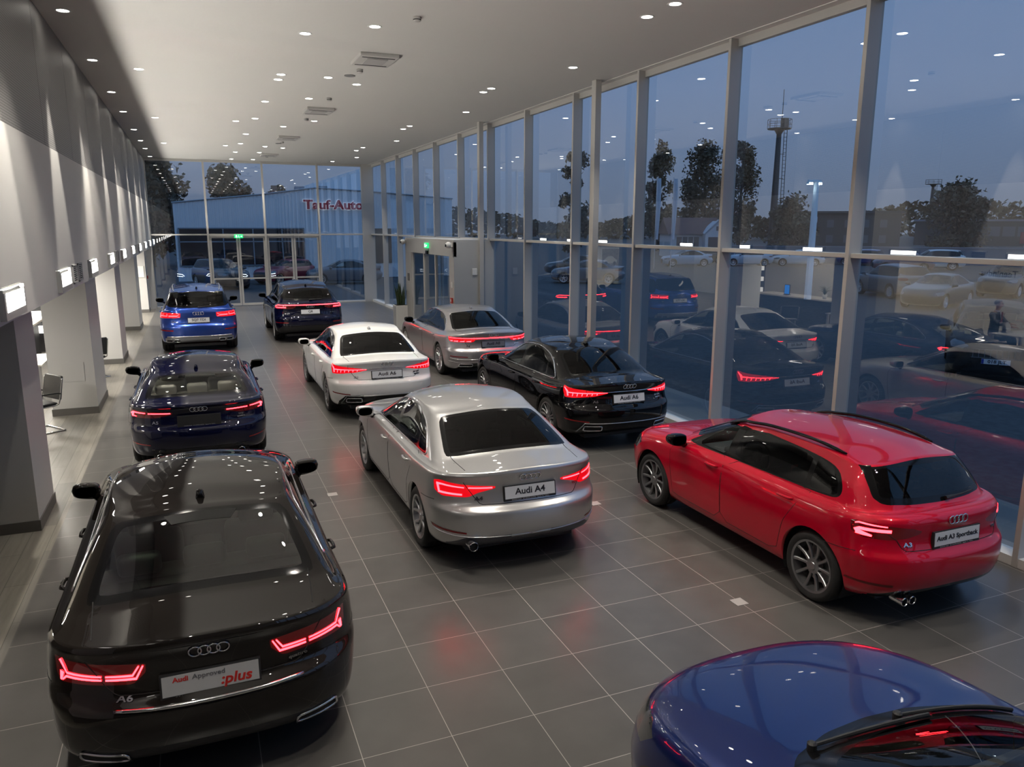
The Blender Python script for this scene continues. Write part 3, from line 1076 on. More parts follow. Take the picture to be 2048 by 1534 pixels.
def sedan_rows(L, W, H, o=None):
    o = o or {}
    R, F, w = -L/2, L/2, W/2
    g = lambda k, d: o.get(k, d)
    dz = H-1.427
    zl = g('lip_z', 1.045); lr = g('lip_r', .085)
    blb, blt = R+g('blb', .60), R+g('blt', 1.30)
    wsb, wst = F-g('wsb', 1.20), F-g('wst', 2.02)
    rw_ = g('roof_w', .655); gw = g('green_w', .86)
    zb = g('belt', .965)
    return [
        ((.17, .17, .25), .80*w, R+.34, F-.32, .50, .60, 2.6, 2.4),
        ((.19, .19, .27), .93*w, R+.12, F-.12, .55, .75, 2.8, 2.5),
        ((.30, .32, .40), .968*w, R+.03, F-.04, .66, .80, 2.6, 2.5),
        ((.47, .50, .54), .982*w, R, F, .70, .82, 2.6, 2.5, .15),
        ((.58, .61, g('bt', .645)), .99*w, R+.012, F-.005, .70, .84, 2.6, 2.5, .75),
        ((.65, .70, g('bt', .645)+.05), .99*w, R+g('bshelf', .085), F-.03, .68, .84, 2.6, 2.5, .5),
        ((.73, .79, .82), .985*w, R+g('plate_in', .12), F-.07, .66, .84, 2.6, 2.4),
        ((.79, .865, .93), .975*w, R+lr+.03, F-.13, .66, .85, 2.6, 2.4),
        ((.835, .915, zl-.035), .957*w, R+lr-.012, F-.20, .66, .85, 2.6, 2.4, .7),
        ((.865, .94, zl), .928*w, R+lr, F-.30, .62, .85, 2.6, 2.4, .85),
        ((.895, zb-.012, zl+.004), .895*w, R+lr+.075, F-.45, .56, .80, 2.7, 2.5, .1),
        ((.955, zb, zl+.025), .868*w, R+(g('blb', .60)+lr)*.55, F-.85, .42, .75, 3.0, 2.6),
        ((1.0+dz, zb+.012, g('blb_z', 1.085)), gw*w, blb, wsb, .36, .55, 3.2, 2.6, .5),
        ([1.20+dz, 1.155+dz*.6, 1.17+dz*.6, 1.18+dz*.6, 1.18+dz*.6, 1.17+dz*.6, (g('blb_z', 1.085)+g('rz', 1.372)+dz)/2+.015], (gw*.52+rw_*.48)*w+.012, (blb+blt)/2-.03, (wsb+wst)/2+.02, .36, .47, 3.2, 2.7),
        ([1.395+dz, 1.335+dz, 1.372+dz, 1.385+dz, g('rq', 1.372)+dz, g('rc', 1.325)+dz, g('rz', 1.372)+dz], rw_*w, blt, wst, .26, .30, 3.4, 3.0, .15),
    ]

def sedan(L, W, H, wb, fo, wr, **o):
    R, F, w = -L/2, L/2, W/2
    fa = F-fo; ra = fa-wb
    blb, blt = R+o.get('blb', .60), R+o.get('blt', 1.30)
    zl = o.get('lip_z', 1.045); lr = o.get('lip_r', .085)
    bt = o.get('bt', .645)
    dz = H-1.427; zb = o.get('belt', .965)
    S = dict(L=L, W=W, H=H, fa=fa, ra=ra, wr=wr, rim=o.get('rim', .232), rows=sedan_rows(L, W, H, o), waist=7, flare=.012, belt=zb)
    yA = F-o.get('mir', 1.46)      # tip of the side window by the mirror
    yT = F-o.get('wst', 2.02)-.18      # roof end of the screen pillar
    yQ = R+o.get('q', .98)  # rear tip of the window
    S['dlo'] = [(yA, zb+.005), (yA-.02, zb+.03), (yT+.22, 1.235+dz), (yT, 1.318+dz), (yT-.4, 1.355+dz), (-.55, 1.352+dz), (yQ+.72, 1.318+dz), (yQ+.34, 1.215+dz), (yQ+.07, zb+.10), (yQ+.02, zb+.05), (yQ+.08, zb+.022), (yQ+.5, zb+.016), (.2, zb+.008)]
    yB = o.get('yB', -.08)
    S['side_glass'] = [
        [(yA-.16, zb+.025), (yT+.20, 1.205+dz), (yT-.01, 1.292+dz), (yT-.36, 1.33+dz), (yB+.07, 1.336+dz), (yB+.04, zb+.03)],
        [(yB-.06, zb+.03), (yB-.03, 1.334+dz), (yQ+.74, 1.296+dz), (yQ+.50, 1.235+dz), (yQ+.42, zb+.035)],
        [(yQ+.37, zb+.038), (yQ+.45, 1.21+dz), (yQ+.33, 1.17+dz), (yQ+.12, zb+.11), (yQ+.085, zb+.055)]]
    S['doors'] = [
        [(yB, .30), (yB, zb+.012), (yA-.1, zb+.004), (fa-wr-.06, .86), (fa-wr-.10, .45), (fa-wr-.12, .30)],
        [(yB-.01, .30), (yB-.01, zb+.012), (ra+.18, zb+.02), (ra+.24, .80), (ra+wr+.03, .62), (ra+wr+.12, .30)]]
    ww0 = o.get('green_w', .86)*w
    S['trunk_top'] = [(-w*.70, R+lr-.02), (w*.70, R+lr-.02), (w*.66, blb-.02), (-w*.66, blb-.02)]
    S['trunk_rear'] = [(-w*.70, zl+.02), (-w*.70, .92), (-w*.60, .78), (-w*.55, bt+.07), (w*.55, bt+.07), (w*.60, .78), (w*.70, .92), (w*.70, zl+.02)]
    S['seams'] = [([(ww0*.80, blb+.14), (w*.68, blb-.02), (w*.66, R+lr+.20)], 'top'), ([(-ww0*.80, blb+.14), (-w*.68, blb-.02), (-w*.66, R+lr+.20)], 'top'),
                  ([(-w*.70, zl-.01), (-w*.70, .92), (-w*.60, .78), (-w*.55, bt+.075), (-w*.52, bt+.062), (w*.52, bt+.062), (w*.55, bt+.075), (w*.60, .78), (w*.70, .92), (w*.70, zl-.01)], 'rear'),
                  ([(w*.62+.42, bt+.06), (1.30, bt+.03)], 'wrap')]
    S['hood'] = [(-.62, F-o.get('wsb', 1.2)-.1), (.62, F-o.get('wsb', 1.2)-.1), (.70, F-.6), (.55, F-.28), (.3, F-.22), (-.3, F-.22), (-.55, F-.28), (-.70, F-.6)]
    S['bumper_z'] = (bt+.05, bt-.0)
    S['fbumper_z'] = (.72, .62)
    ww = o.get('green_w', .86)*w; rw_ = o.get('roof_w', .655)*w
    S['rw_chart'] = 'top'
    b0 = blb+.02; t0 = blt-.02
    S['rw'] = [(-ww*.865, b0+.12), (-ww*.70, b0+.055), (-ww*.35, b0+.010), (0, b0), (ww*.35, b0+.010), (ww*.70, b0+.055), (ww*.865, b0+.12),
               (rw_*.93, t0+.045), (rw_*.5, t0+.008), (0, t0), (-rw_*.5, t0+.008), (-rw_*.93, t0+.045)]
    s0, s1 = F-o.get('wsb', 1.20)-.02, F-o.get('wst', 2.02)+.02
    S['ws'] = [(-ww*.92, s0-.36), (-ww*.6, s0-.10), (-ww*.3, s0-.02), (0, s0), (ww*.3, s0-.02), (ww*.6, s0-.10), (ww*.92, s0-.36), (rw_*.94, s1-.09), (rw_*.5, s1-.012), (0, s1), (-rw_*.5, s1-.012), (-rw_*.94, s1-.09)]
    S['cab'] = (R+o.get('blt', 1.30)+.05, F-o.get('wsb', 1.20)-.22); S['ws_top'] = s1
    S['cab_hw'] = w-.21
    S['mirror'] = (yA-.03, zb+.035)
    S['handles'] = [(yB+.17, zb-.125), (ra+.42, zb-.105)]
    S['fin'] = blt+.18
    S['rings'] = (o.get('rings_z', .955), 1.05)
    S['head'] = [(.52, .66), (.70, .72), (1.02, .76), (1.10, .70), (.98, .60), (.62, .58)]
    S['grille'] = [(-.40, .66), (.40, .66), (.46, .50), (.30, .28), (-.30, .28), (-.46, .50)]
    S['drl'] = [([(.56, .60), (.95, .62), (1.06, .69)], .014)]
    S['dlo_trim'] = SATIN
    S['drl'] = None
    return S

def hatch_rows(L, W, H, o):
    R, F, w = -L/2, L/2, W/2
    g = lambda k, d: o.get(k, d)
    k = g('lift', 0.)          # extra ground clearance
    zb, zs = g('belt', .97), g('shoulder', .90)
    bt, lz = g('bt', .66), g('lamp_z', .86)
    wz, wr_ = g('win_z', 1.02), g('win_r', .24)
    tz, tr_ = H-g('top_drop', .075), g('top_r', .50)
    hn, hb = g('nose_z', .78), g('hood_z', 1.02)
    wsb, wst = F-g('wsb', 1.12), F-g('wst', 1.90)
    gw, rw_ = g('green_w', .87)*w, g('roof_w', .66)*w
    rs = H-.075
    return [
        ((.18+k, .18+k, .24+k), .80*w, R+.30, F-.32, .50, .60, 2.6, 2.4),
        ((.20+k, .20+k, .27+k), .93*w, R+.09, F-.12, .50, .70, 2.9, 2.6),
        ((.31+k, .33+k, .40+k), .968*w, R+.02, F-.04, .58, .72, 2.8, 2.7),
        ((.48+k, .51+k, bt-.12), .982*w, R, F, .60, .74, 2.8, 2.7, .15),
        ((.60+k*.6, .62+k*.6, bt), .99*w, R+.012, F-.005, .60, .76, 2.8, 2.7, .7),
        ((hn-.12, .70+k*.6, bt+.045), .99*w, R+.065, F-.03, .58, .78, 2.8, 2.7, .4),
        ((hn-.05, zs-.10, (bt+lz)/2+.02), .985*w, R+.10, F-.06, .56, .80, 2.8, 2.6),
        ((hn, zs-.035, lz), .975*w, R+.085, F-.11, .56, .80, 2.8, 2.6),
        ((hn+.045, zs+.01, lz+.09), .957*w, R+.085, F-.18, .56, .80, 2.8, 2.6, .7),
        ((hn+.08, zb-.03, lz+.13), .935*w, R+.105, F-.27, .54, .80, 2.8, 2.6, .3),
        (((hn+hb)/2+.05, zb-.01, (lz+wz)/2+.08), .91*w, R+(wr_+.105)/2, F-(g('wsb', 1.12)+.27)/2, .45, .75, 3.1, 2.7, .1),
        ((hb-.02, zb, wz-.02), .89*w, R+wr_-.03, wsb+.10, .44, .65, 3.1, 2.7, .2),
        ((hb, zb+.012, wz), gw, R+wr_, wsb, .42, .52, 3.2, 2.8, .5),
        ([(hb+rs)/2+.02, (zb+rs)/2-.02, (zb+rs)/2+.01, (zb+rs)/2+.02, (zb+rs)/2+.02, (zb+rs)/2+.005, (wz+tz)/2], gw*.5+rw_*.5+.016, R+(wr_+tr_)/2-g('rw_bow', .02), (wsb+wst)/2+.03, .40, .46, 3.3, 2.8),
        ([H-.045, rs-.055, rs-.008, rs+.004, rs-.008+g('rq', 0), rs-.05+g('rc', 0), tz], rw_, R+tr_, wst, .26, .30, 3.6, 3.0, g('top_crease', .35)),
    ]

def hatch(L, W, H, wb, fo, wr, **o):
    R, F, w = -L/2, L/2, W/2
    g = lambda k, d: o.get(k, d)
    fa = F-fo; ra = fa-wb
    k = g('lift', 0.); zb = g('belt', .97); bt = g('bt', .66); lz = g('lamp_z', .86)
    wz, wr_ = g('win_z', 1.02), g('win_r', .24); tz, tr_ = H-g('top_drop', .075), g('top_r', .50)
    rs = H-.075
    S = dict(L=L, W=W, H=H, fa=fa, ra=ra, wr=wr, rim=g('rim', .235), rows=hatch_rows(L, W, H, o), waist=7, flare=.014, belt=zb)
    yA = F-g('mir', g('wsb', 1.12)+.25)
    yT = F-g('wst', 1.90)-.20
    yQ = R+g('q', .55)
    zt = rs-.035
    S['dlo'] = [(yA, zb+.01), (yA-.03, zb+.035), (yT+.24, (zb+zt)/2+.13), (yT, zt-.04), (yT-.35, zt-.008), (-.4, zt), (yQ+.45, zt-.025), (yQ+.14, zt-.075), (yQ+.02, (zb+zt)/2), (yQ-.02, zb+.09), (yQ+.05, zb+.045), (yQ+.5, zb+.03), (.2, zb+.015)]
    yB = g('yB', -.02); yC = g('yC', yQ+.36)
    S['side_glass'] = [
        [(yA-.17, zb+.032), (yT+.22, (zb+zt)/2+.10), (yT-.01, zt-.062), (yT-.34, zt-.03), (yB+.07, zt-.024), (yB+.05, zb+.035)],
        [(yB-.06, zb+.036), (yB-.04, zt-.024), (yC+.08, zt-.038), (yC+.05, zb+.048)],
        [(yC-.01, zb+.05), (yC+.02, zt-.045), (yQ+.19, zt-.085), (yQ+.075, (zb+zt)/2), (yQ+.03, zb+.095), (yQ+.07, zb+.065)]]
    S['doors'] = [
        [(yB, .30+k), (yB, zb+.016), (yA-.1, zb+.008), (fa-wr-.05, zb-.1), (fa-wr-.10, .45+k), (fa-wr-.12, .30+k)],
        [(yB-.01, .30+k), (yB-.01, zb+.016), (ra+.14, zb+.04), (ra+.24, zb-.12), (ra+wr+.04, .64+k), (ra+wr+.13, .30+k)]]
    S['trunk_rear'] = [(-w*.74, tz+.03), (-w*.80, wz+.05), (-w*.80, lz+.06), (-w*.66, lz-.06), (-w*.62, bt+.09), (w*.62, bt+.09), (w*.66, lz-.06), (w*.80, lz+.06), (w*.80, wz+.05), (w*.74, tz+.03)]
    S['seams'] = [([(-w*.80, lz+.10), (-w*.78, lz+.02), (-w*.66, lz-.06), (-w*.62, bt+.085), (-w*.58, bt+.06), (w*.58, bt+.06), (w*.62, bt+.085), (w*.66, lz-.06), (w*.78, lz+.02), (w*.80, lz+.10)], 'rear'),
                  ([(w*.62+.36, bt+.03), (1.28, bt+.0)], 'wrap')]
    hw_ = .66*w
    S['hood'] = [(-hw_, F-g('wsb', 1.12)-.1), (hw_, F-g('wsb', 1.12)-.1), (.72*w, F-.6), (.58*w, F-.28), (.3*w, F-.20), (-.3*w, F-.20), (-.58*w, F-.28), (-.72*w, F-.6)]
    S['bumper_z'] = (bt+.045, bt-.01)
    S['fbumper_z'] = (g('nose_z', .78)-.06, .64+k)
    ww = g('green_w', .87)*w; rw_ = g('roof_w', .66)*w
    S['rw_chart'] = 'rear'
    S['rw'] = [(-ww*.93, wz+.10), (-ww*.80, wz+.035), (-ww*.4, wz+.014), (0, wz+.01), (ww*.4, wz+.014), (ww*.80, wz+.035), (ww*.93, wz+.10),
               (rw_*1.0, tz-.05), (rw_*.9, tz-.015), (0, tz-.004), (-rw_*.9, tz-.015), (-rw_*1.0, tz-.05)]
    S['rw_frit'] = .055
    s0, s1 = F-g('wsb', 1.12)-.02, F-g('wst', 1.90)+.02
    S['ws'] = [(-ww*.92, s0-.36), (-ww*.6, s0-.10), (-ww*.3, s0-.02), (0, s0), (ww*.3, s0-.02), (ww*.6, s0-.10), (ww*.92, s0-.36), (rw_*.94, s1-.09), (rw_*.5, s1-.012), (0, s1), (-rw_*.5, s1-.012), (-rw_*.94, s1-.09)]
    S['cab'] = (R+tr_+.28, F-g('wsb', 1.12)-.28); S['ws_top'] = s1
    S['shelf_y'] = R+.3
    S['cab_hw'] = w-.19
    S['mirror'] = (yA-.03, zb+.045)
    S['handles'] = [(yB+.17, zb-.10), (ra+.38, zb-.08)]
    S['rings'] = (lz+.075, 1.05)
    n = g('nose_z', .78)
    S['head'] = [(.50, n-.06), (.68, n+.02), (.98, n+.05), (1.06, n-.02), (.94, n-.12), (.60, n-.13)]
    S['grille'] = [(-.42, n-.03), (.42, n-.03), (.50, n-.22), (.34, .30+k), (-.34, .30+k), (-.50, n-.22)]
    S['drl'] = None
    return S

def remap(S, a0, a1, b0, b1):
    f = lambda p: (b0+(p[0]-a0)*(b1-b0)/(a1-a0), p[1])
    S['lamp'] = [f(p) for p in S['lamp']]
    S['bars'] = [([f(p) for p in pts], w) for pts, w in S['bars']]
def plate_text(t): return [(t, .085, 0, .004, INK, 0, .0016)]
def spec_a4():
    S = sedan(4.726, 1.842, 1.427, 2.82, .88, .328, blb=.56, wsb=1.26, wst=2.08, mir=1.50)
    S['lamp'] = chaikin([(.47, .905), (.47, .885), (.64, .845), (.74, .80), (1.02, .79), (1.13, .83), (1.15, .925), (1.05, .945), (.80, .925)], 1, k=.1)
    S['bars'] = [([(.50, .892), (.74, .893)], .016), ([(.78, .893), (1.03, .905), (1.10, .90)], [.014, .02, .03]), ([(1.085, .905), (1.06, .83)], [.035, .03]), ([(1.07, .825), (.80, .822)], [.024, .02])]
    S['plate'] = (.805, plate_text('Audi A4'), WHITEPL)
    S['rings'] = (.955, 1.05)
    S['badges'] = [('A4', -.51, .765, .05), ('TDI', .52, .80, .03)]
    S['strips'] = [('bumper_trim', [(0, .385), (.7, .39), (1.0, .41)], 'wrap', .006, SATIN)]
    S['decals'] = [('bumper_reflector', [(.62, .42), (1.02, .43), (1.06, .46), (.62, .438)], 'wrap', .003, REFLECT)]
    S['diffuser'] = [(-.82, .10), (.82, .10), (.78, .30), (.64, .382), (-.64, .382), (-.78, .30)]; S.pop('fin')
    S['diffuser_mat'] = mat('diffuser_grey', (.10, .10, .11), .35, .3)
    S['exhaust'] = [('round', .60, .32, .048)]; S['exhaust_both'] = False
    remap(S, .47, 1.15, .35, 1.02)
    S['lamp'] = [(a, b-.025) for a, b in S['lamp']]; S['bars'] = [([(a, b-.025) for a, b in p], w) for p, w in S['bars']]
    return S
TRAP = 'trapeze'
def lamp_c8():
    lamp = [(.40, .905), (.405, .888), (.62, .845), (.98, .812), (1.14, .81), (1.185, .90), (1.19, .985), (1.05, .965), (.80, .945)]
    bars = [([(.42, .898), (.70, .893), (1.08, .888)], [.012, .016, .02]), ([(1.16, .96), (1.09, .905), (1.075, .835)], [.012, .04, .03])]
    bars += [([(s, .886), (s+.012, .886-h)], [.016, .013]) for s, h in ((.58, .022), (.66, .028), (.74, .034), (.82, .04), (.90, .046), (.98, .05))]
    return chaikin(lamp, 1, k=.08), bars

def spec_a6_new(sport):
    S = sedan(4.939, 1.886, 1.457, 2.924, .92, .345, lip_z=1.055, bt=.66, rings_z=.985, blb=.62, blt=1.36, rim=.255, wsb=1.36, wst=2.2, mir=1.66)
    S['lamp'], S['bars'] = lamp_c8()
    S['rings'] = (.985, 1.05)
    S['plate'] = (.80, plate_text('Audi A6'), WHITEPL)
    S['badges'] = [('A6', -.53, .765, .05), ('50 TDI', .54, .80, .03), ('quattro', .55, .765, .026)]
    S['strips'] = [('chrome_strip', [(-.46, .905), (.46, .905)], 'rear', .007, CHROME), ('bumper_trim', [(-.78, .30), (-.70, .445), (.70, .445), (.78, .30)], 'rear', .007, SATIN)]
    S['exhaust'] = [(TRAP, .58, .365, (.13, .036))]
    S['diffuser'] = [(-.82, .10), (.82, .10), (.82, .33), (.72, .445), (-.72, .445), (-.82, .33)]
    S['diffuser_mat'] = BLACK
    S['decals'] = [('bumper_reflector', [(.62, .46), (1.0, .475), (1.02, .495), (.62, .478)], 'wrap', .003, REFLECT)]
    S['dlo_trim'] = CHROME; S['dlo_r'] = .011
    S['rim_style'] = 'fivetwin'; S['rim_mat'] = RIMG
    remap(S, .40, 1.19, .34, 1.08)
    return S

def spec_a6_old():
    S = sedan(4.915, 1.874, 1.455, 2.912, .93, .345, lip_z=1.045, lip_r=.07, bt=.655, blb=.52, blt=1.27, blb_z=1.095, rim=.255, wsb=1.38, wst=2.22, mir=1.68, plate_in=.10)
    S['lamp'] = chaikin([(.40, .955), (.405, .90), (.50, .835), (.80, .835), (1.12, .825), (1.17, .88), (1.18, .975), (.95, .968), (.6, .962)], 1, k=.08)
    S['bars'] = [([(.42, .945), (.475, .868), (.70, .866)], [.010, .013, .014]), ([(.45, .945), (.50, .888), (.70, .886)], [.010, .012, .012]),
                 ([(.73, .866), (1.04, .866), (1.08, .84)], [.013, .016, .012]), ([(.73, .886), (1.03, .888), (1.095, .965)], [.012, .016, .03]), ([(1.085, .89), (1.10, .835)], [.04, .02])]
    S['lens_mat'] = LENSDK
    ph = [('Audi', .040, -.165, .032, REDINK, 0, .0012), ('Approved', .040, -.012, .032, mat('plate_grey_ink', (.10, .10, .11), .5), 0, .0006), (':plus', .085, .135, -.018, REDINK, .2, .0022)]
    S['plate'] = (.75, ph, mat('plate_silver', (.72, .72, .73), .22, .55))
    S['rings'] = (.935, 1.05)
    S['badges'] = [('A6', -.46, .70, .055), ('quattro', .50, .755, .028)]
    S['strips'] = [('chrome_strip', [(-.52, .655), (.52, .655)], 'rear', .013, CHROME)]
    S['exhaust'] = [(TRAP, .60, .325, (.135, .04))]
    S['diffuser'] = [(-.74, .20), (.74, .20), (.77, .27), (.70, .39), (-.70, .39), (-.77, .27)]
    S['diffuser_mat'] = PLASTIC
    S['dlo_trim'] = CHROME; S['dlo_r'] = .010
    S['rw_glass'] = glass('car_glass_rear', (.42, .48, .42), 2.6); S['rear_glass'] = GL_CLEAR
    S['seat_mat'] = bump_noise(mat('grey_leather', (.045, .05, .045), .55), 200, .1)
    S['handles'] = [(.09, .845), (-.95, .865)]; S['mirror_out'] = .03
    t0 = -4.915/2+1.27; S['rw_frit'] = .065
    S['decals'] = [('brake_light_housing', [(-.24, t0-.05), (-.19, t0-.15), (.19, t0-.15), (.24, t0-.05)], 'top', .002, GAP)]
    remap(S, .40, 1.18, .34, .92)
    S['lamp'] = [(a, b-.055) for a, b in S['lamp']]; S['bars'] = [([(a, b-.055) for a, b in p], w) for p, w in S['bars']]
    return S

def spec_a5():
    S = sedan(4.733, 1.843, 1.386, 2.824, .89, .335, lip_z=.985, lip_r=.06, bt=.64, blb=.34, blb_z=1.03, blt=1.02, rz=1.30, rc=1.262, rq=1.348, q=.80, rings_z=.90, belt=.945, rim=.25, plate_in=.11, wsb=1.32, wst=2.12, mir=1.60)
    S['lamp'] = chaikin([(.43, .872), (.44, .845), (.66, .80), (.98, .795), (1.12, .83), (1.15, .905), (1.0, .905), (.74, .888)], 1, k=.08)
    S['bars'] = [([(.46, .862), (.76, .862)], .016), ([(.80, .866), (1.03, .872), (1.09, .845)], [.014, .022, .03]), ([(1.02, .868), (1.06, .812)], [.04, .035]), ([(1.07, .822), (.96, .816)], [.02, .012])]
    S['lens_mat'] = LENSDK
    S['rings'] = (.905, 1.05)
    S['plate'] = (.755, [], mat('plate_blank', (.012, .012, .013), .45))
    S['badges'] = [('A5', -.55, .735, .055), ('TFSI', .54, .775, .03), ('quattro', .54, .745, .026)]
    S['strips'] = [('bumper_trim', [(-.62, .37), (.62, .37)], 'rear', .006, BLACK)]
    S['decals'] = [('bumper_reflector', [(.62, .43), (.98, .44), (1.0, .46), (.62, .446)], 'wrap', .003, REFLECT)]
    S['exhaust'] = [('round', .52, .28, .045)]
    S['diffuser'] = [(-.62, .20), (.62, .20), (.60, .31), (.5, .35), (-.5, .35), (-.60, .31)]
    S['seat_mat'] = BEIGE; S['lining_mat'] = BEIGE; S['rw_glass'] = glass('car_glass_rear_light', (.86, .88, .85), 1.5); S['rear_glass'] = GL_CLEAR
    S['mirror_mat'] = BLACK; S['dlo_trim'] = CHROME
    S['rw_frit'] = .07
    remap(S, .43, 1.15, .33, 1.05)
    return S

def spec_a8():
    S = sedan(5.172, 1.945, 1.473, 2.998, .99, .355, lip_z=1.075, lip_r=.07, bt=.66, blb=.66, blt=1.42, rings_z=1.0, belt=.985, rim=.262, wsb=1.40, wst=2.28, mir=1.72)
    S['lamp'] = chaikin([(.42, .945), (.42, .925), (.50, .855), (.95, .85), (1.12, .86), (1.18, .91), (1.18, .965), (.8, .955)], 1, k=.08)
    S['bars'] = [([(.30, .934), (.8, .936), (1.14, .94)], .012), ([(.56, .885), (.56, .868), (.67, .868)], .013), ([(.72, .885), (.72, .868), (.83, .868)], .013), ([(.88, .887), (.88, .87), (.99, .87)], .013), ([(1.03, .89), (1.03, .874), (1.10, .876)], .013)]
    S['full_bar'] = [([(-.50, .934), (.50, .934)], .011)]
    S['rings'] = (1.0, 1.0)
    S['plate'] = (.80, plate_text('Audi A8'), mat('plate_grey', (.22, .22, .24), .35, .3))
    S['badges'] = [('A8', -.56, .765, .05), ('50 TDI', .58, .775, .03)]
    S['strips'] = [('chrome_strip', [(-.5, .905), (.5, .905)], 'rear', .006, CHROME), ('bumper_trim', [(0, .40), (.7, .40), (1.05, .42)], 'wrap', .006, CHROME), ('bumper_trim', [(0, .475), (.7, .475), (1.0, .49)], 'wrap', .006, CHROME)]
    S['decals'] = [('bumper_reflector', [(.58, .52), (.98, .53), (.98, .548), (.58, .538)], 'wrap', .003, REFLECT)]
    S['exhaust'] = [(TRAP, .62, .345, (.14, .028))]
    S['diffuser'] = [(-.74, .20), (.74, .20), (.78, .28), (.70, .385), (-.70, .385), (-.78, .28)]
    S['diffuser_mat'] = BLACK
    S['rim_style'] = 'multi'
    S['dlo_trim'] = CHROME; S['mirror_mat'] = BLACK
    remap(S, .42, 1.18, .38, 1.08)
    return S

def spec_a3():
    S = hatch(4.313, 1.785, 1.425, 2.637, .86, .325, belt=.955, shoulder=.89, lamp_z=.845, bt=.635, win_z=1.005, win_r=.26, top_r=.50, top_drop=.07, q=.66, wsb=1.16, wst=1.98, mir=1.46, nose_z=.755, hood_z=1.0, rim=.24)
    S['lamp'] = chaikin([(.40, .86), (.42, .835), (.56, .80), (.74, .785), (.98, .79), (1.10, .83), (1.12, .915), (1.0, .925), (.72, .905), (.5, .885)], 1, k=.08)
    S['bars'] = [([(.76, .898), (1.03, .91), (1.07, .90)], [.012, .015, .012]), ([(.72, .862), (1.02, .862), (1.06, .835)], [.03, .03, .05]), ([(1.05, .835), (.90, .812)], [.05, .02])]
    S['rings'] = (.925, 1.02)
    S['plate'] = (.775, [('Audi A3 Sportback', .056, 0, .004, INK, 0, .0012)], WHITEPL)
    S['badges'] = [('A3', -.50, .745, .05), ('TFSI', .52, .765, .03)]
    S['exhaust'] = [('round', .46, .272, .038), ('round', .55, .272, .038)]; S['exhaust_both'] = False
    S['diffuser'] = [(-.78, .12), (.78, .12), (.74, .30), (.58, .355), (-.58, .355), (-.74, .30)]; S['diffuser_mat'] = BLACK
    S['decals'] = [('bumper_vent', [(.62, .385), (1.0, .40), (.98, .42), (.62, .41)], 'wrap', .002, mat('red_reflector_dark', (.12, .002, .003), .3))]
    S['rails'] = (-1.33, .30, (.53, .04), BLACK)
    S['rail_note'] = 1
    S['rear_wiper'] = (.05, 1.035, .42, 1.05)
    S['rw_glass'] = glass('car_glass_hatch', (.12, .13, .13), 1.55); S['rear_glass'] = GL_DARK
    S['mirror_mat'] = BLACK; S['rim_style'] = 'ten'; S['rim_mat'] = RIMG
    S['trim_mat'] = BLACK
    S['top_crease'] = .6
    remap(S, .40, 1.12, .38, .99)
    tz = S['H']-.07
    S['rw'] = [(-.63, 1.085), (-.58, 1.035), (-.30, 1.022), (0, 1.016), (.30, 1.022), (.58, 1.035), (.63, 1.085), (.575, tz-.045), (.53, tz-.012), (0, tz-.002), (-.53, tz-.012), (-.575, tz-.045)]
    S['rw_frit'] = .05
    S['lens_mat'] = LENSDK
    return S

def spec_q7():
    S = hatch(5.052, 1.968, 1.741, 2.994, .98, .385, lift=.05, belt=1.11, shoulder=1.03, lamp_z=1.02, bt=.76, win_z=1.21, win_r=.17, top_r=.36, top_drop=.08, q=.42, wsb=1.16, wst=1.92, nose_z=.93, hood_z=1.17, rim=.27, roof_w=.68, yB=.05)
    S['lamp'] = chaikin([(.50, 1.09), (.51, .985), (.62, .965), (1.12, .965), (1.2, .99), (1.2, 1.11), (1.1, 1.115), (.6, 1.10)], 1, k=.08)
    S['bars'] = [([(.53, 1.06), (.60, 1.03), (.82, 1.03)], .014), ([(.53, .99), (.60, 1.008), (.82, 1.008)], .014), ([(.85, 1.02), (1.12, 1.03), (1.16, 1.09)], .018), ([(1.10, 1.02), (1.15, .985)], .018), ([(.86, 1.035), (.87, 1.08)], .014)]
    S['rings'] = (1.075, 1.25)
    S['plate'] = (.90, [('SQ7 TDI', .085, 0, .004, INK, 0, .0016)], WHITEPL)
    S['badges'] = [('SQ7', -.62, .86, .05), ('TDI', .64, .885, .035)]
    S['diffuser'] = [(-.82, .22), (.82, .22), (.86, .42), (.78, .47), (-.78, .47), (-.86, .42)]
    S['diffuser_mat'] = mat('diffuser_silver', (.30, .31, .33), .3, .6)
    S['strips'] = [('bumper_trim', [(-.80, .475), (.80, .475)], 'rear', .014, SATIN)]
    S['exhaust'] = [(TRAP, .56, .37, (.075, .032)), (TRAP, .74, .37, (.075, .032))]
    S['decals'] = [('bumper_reflector', [(.62, .62), (1.08, .63), (1.08, .665), (.62, .655)], 'wrap', .003, REFLECT)]
    S['rails'] = (-S['L']/2+.62, .62, (.56, .05), SATIN)
    S['rear_wiper'] = (.0, 1.235, .36, 1.25)
    S['mirror_mat'] = BLACK; S['fin'] = -S['L']/2+.75; S['fin_mat'] = BLACK; S['dlo_trim'] = BLACK
    S['tw'] = .285
    remap(S, .50, 1.2, .44, 1.12)
    S['drl'] = [([(.50, .82), (.62, .91), (.98, .94)], .03), ([(.56, .80), (.92, .83)], .03)]
    return S

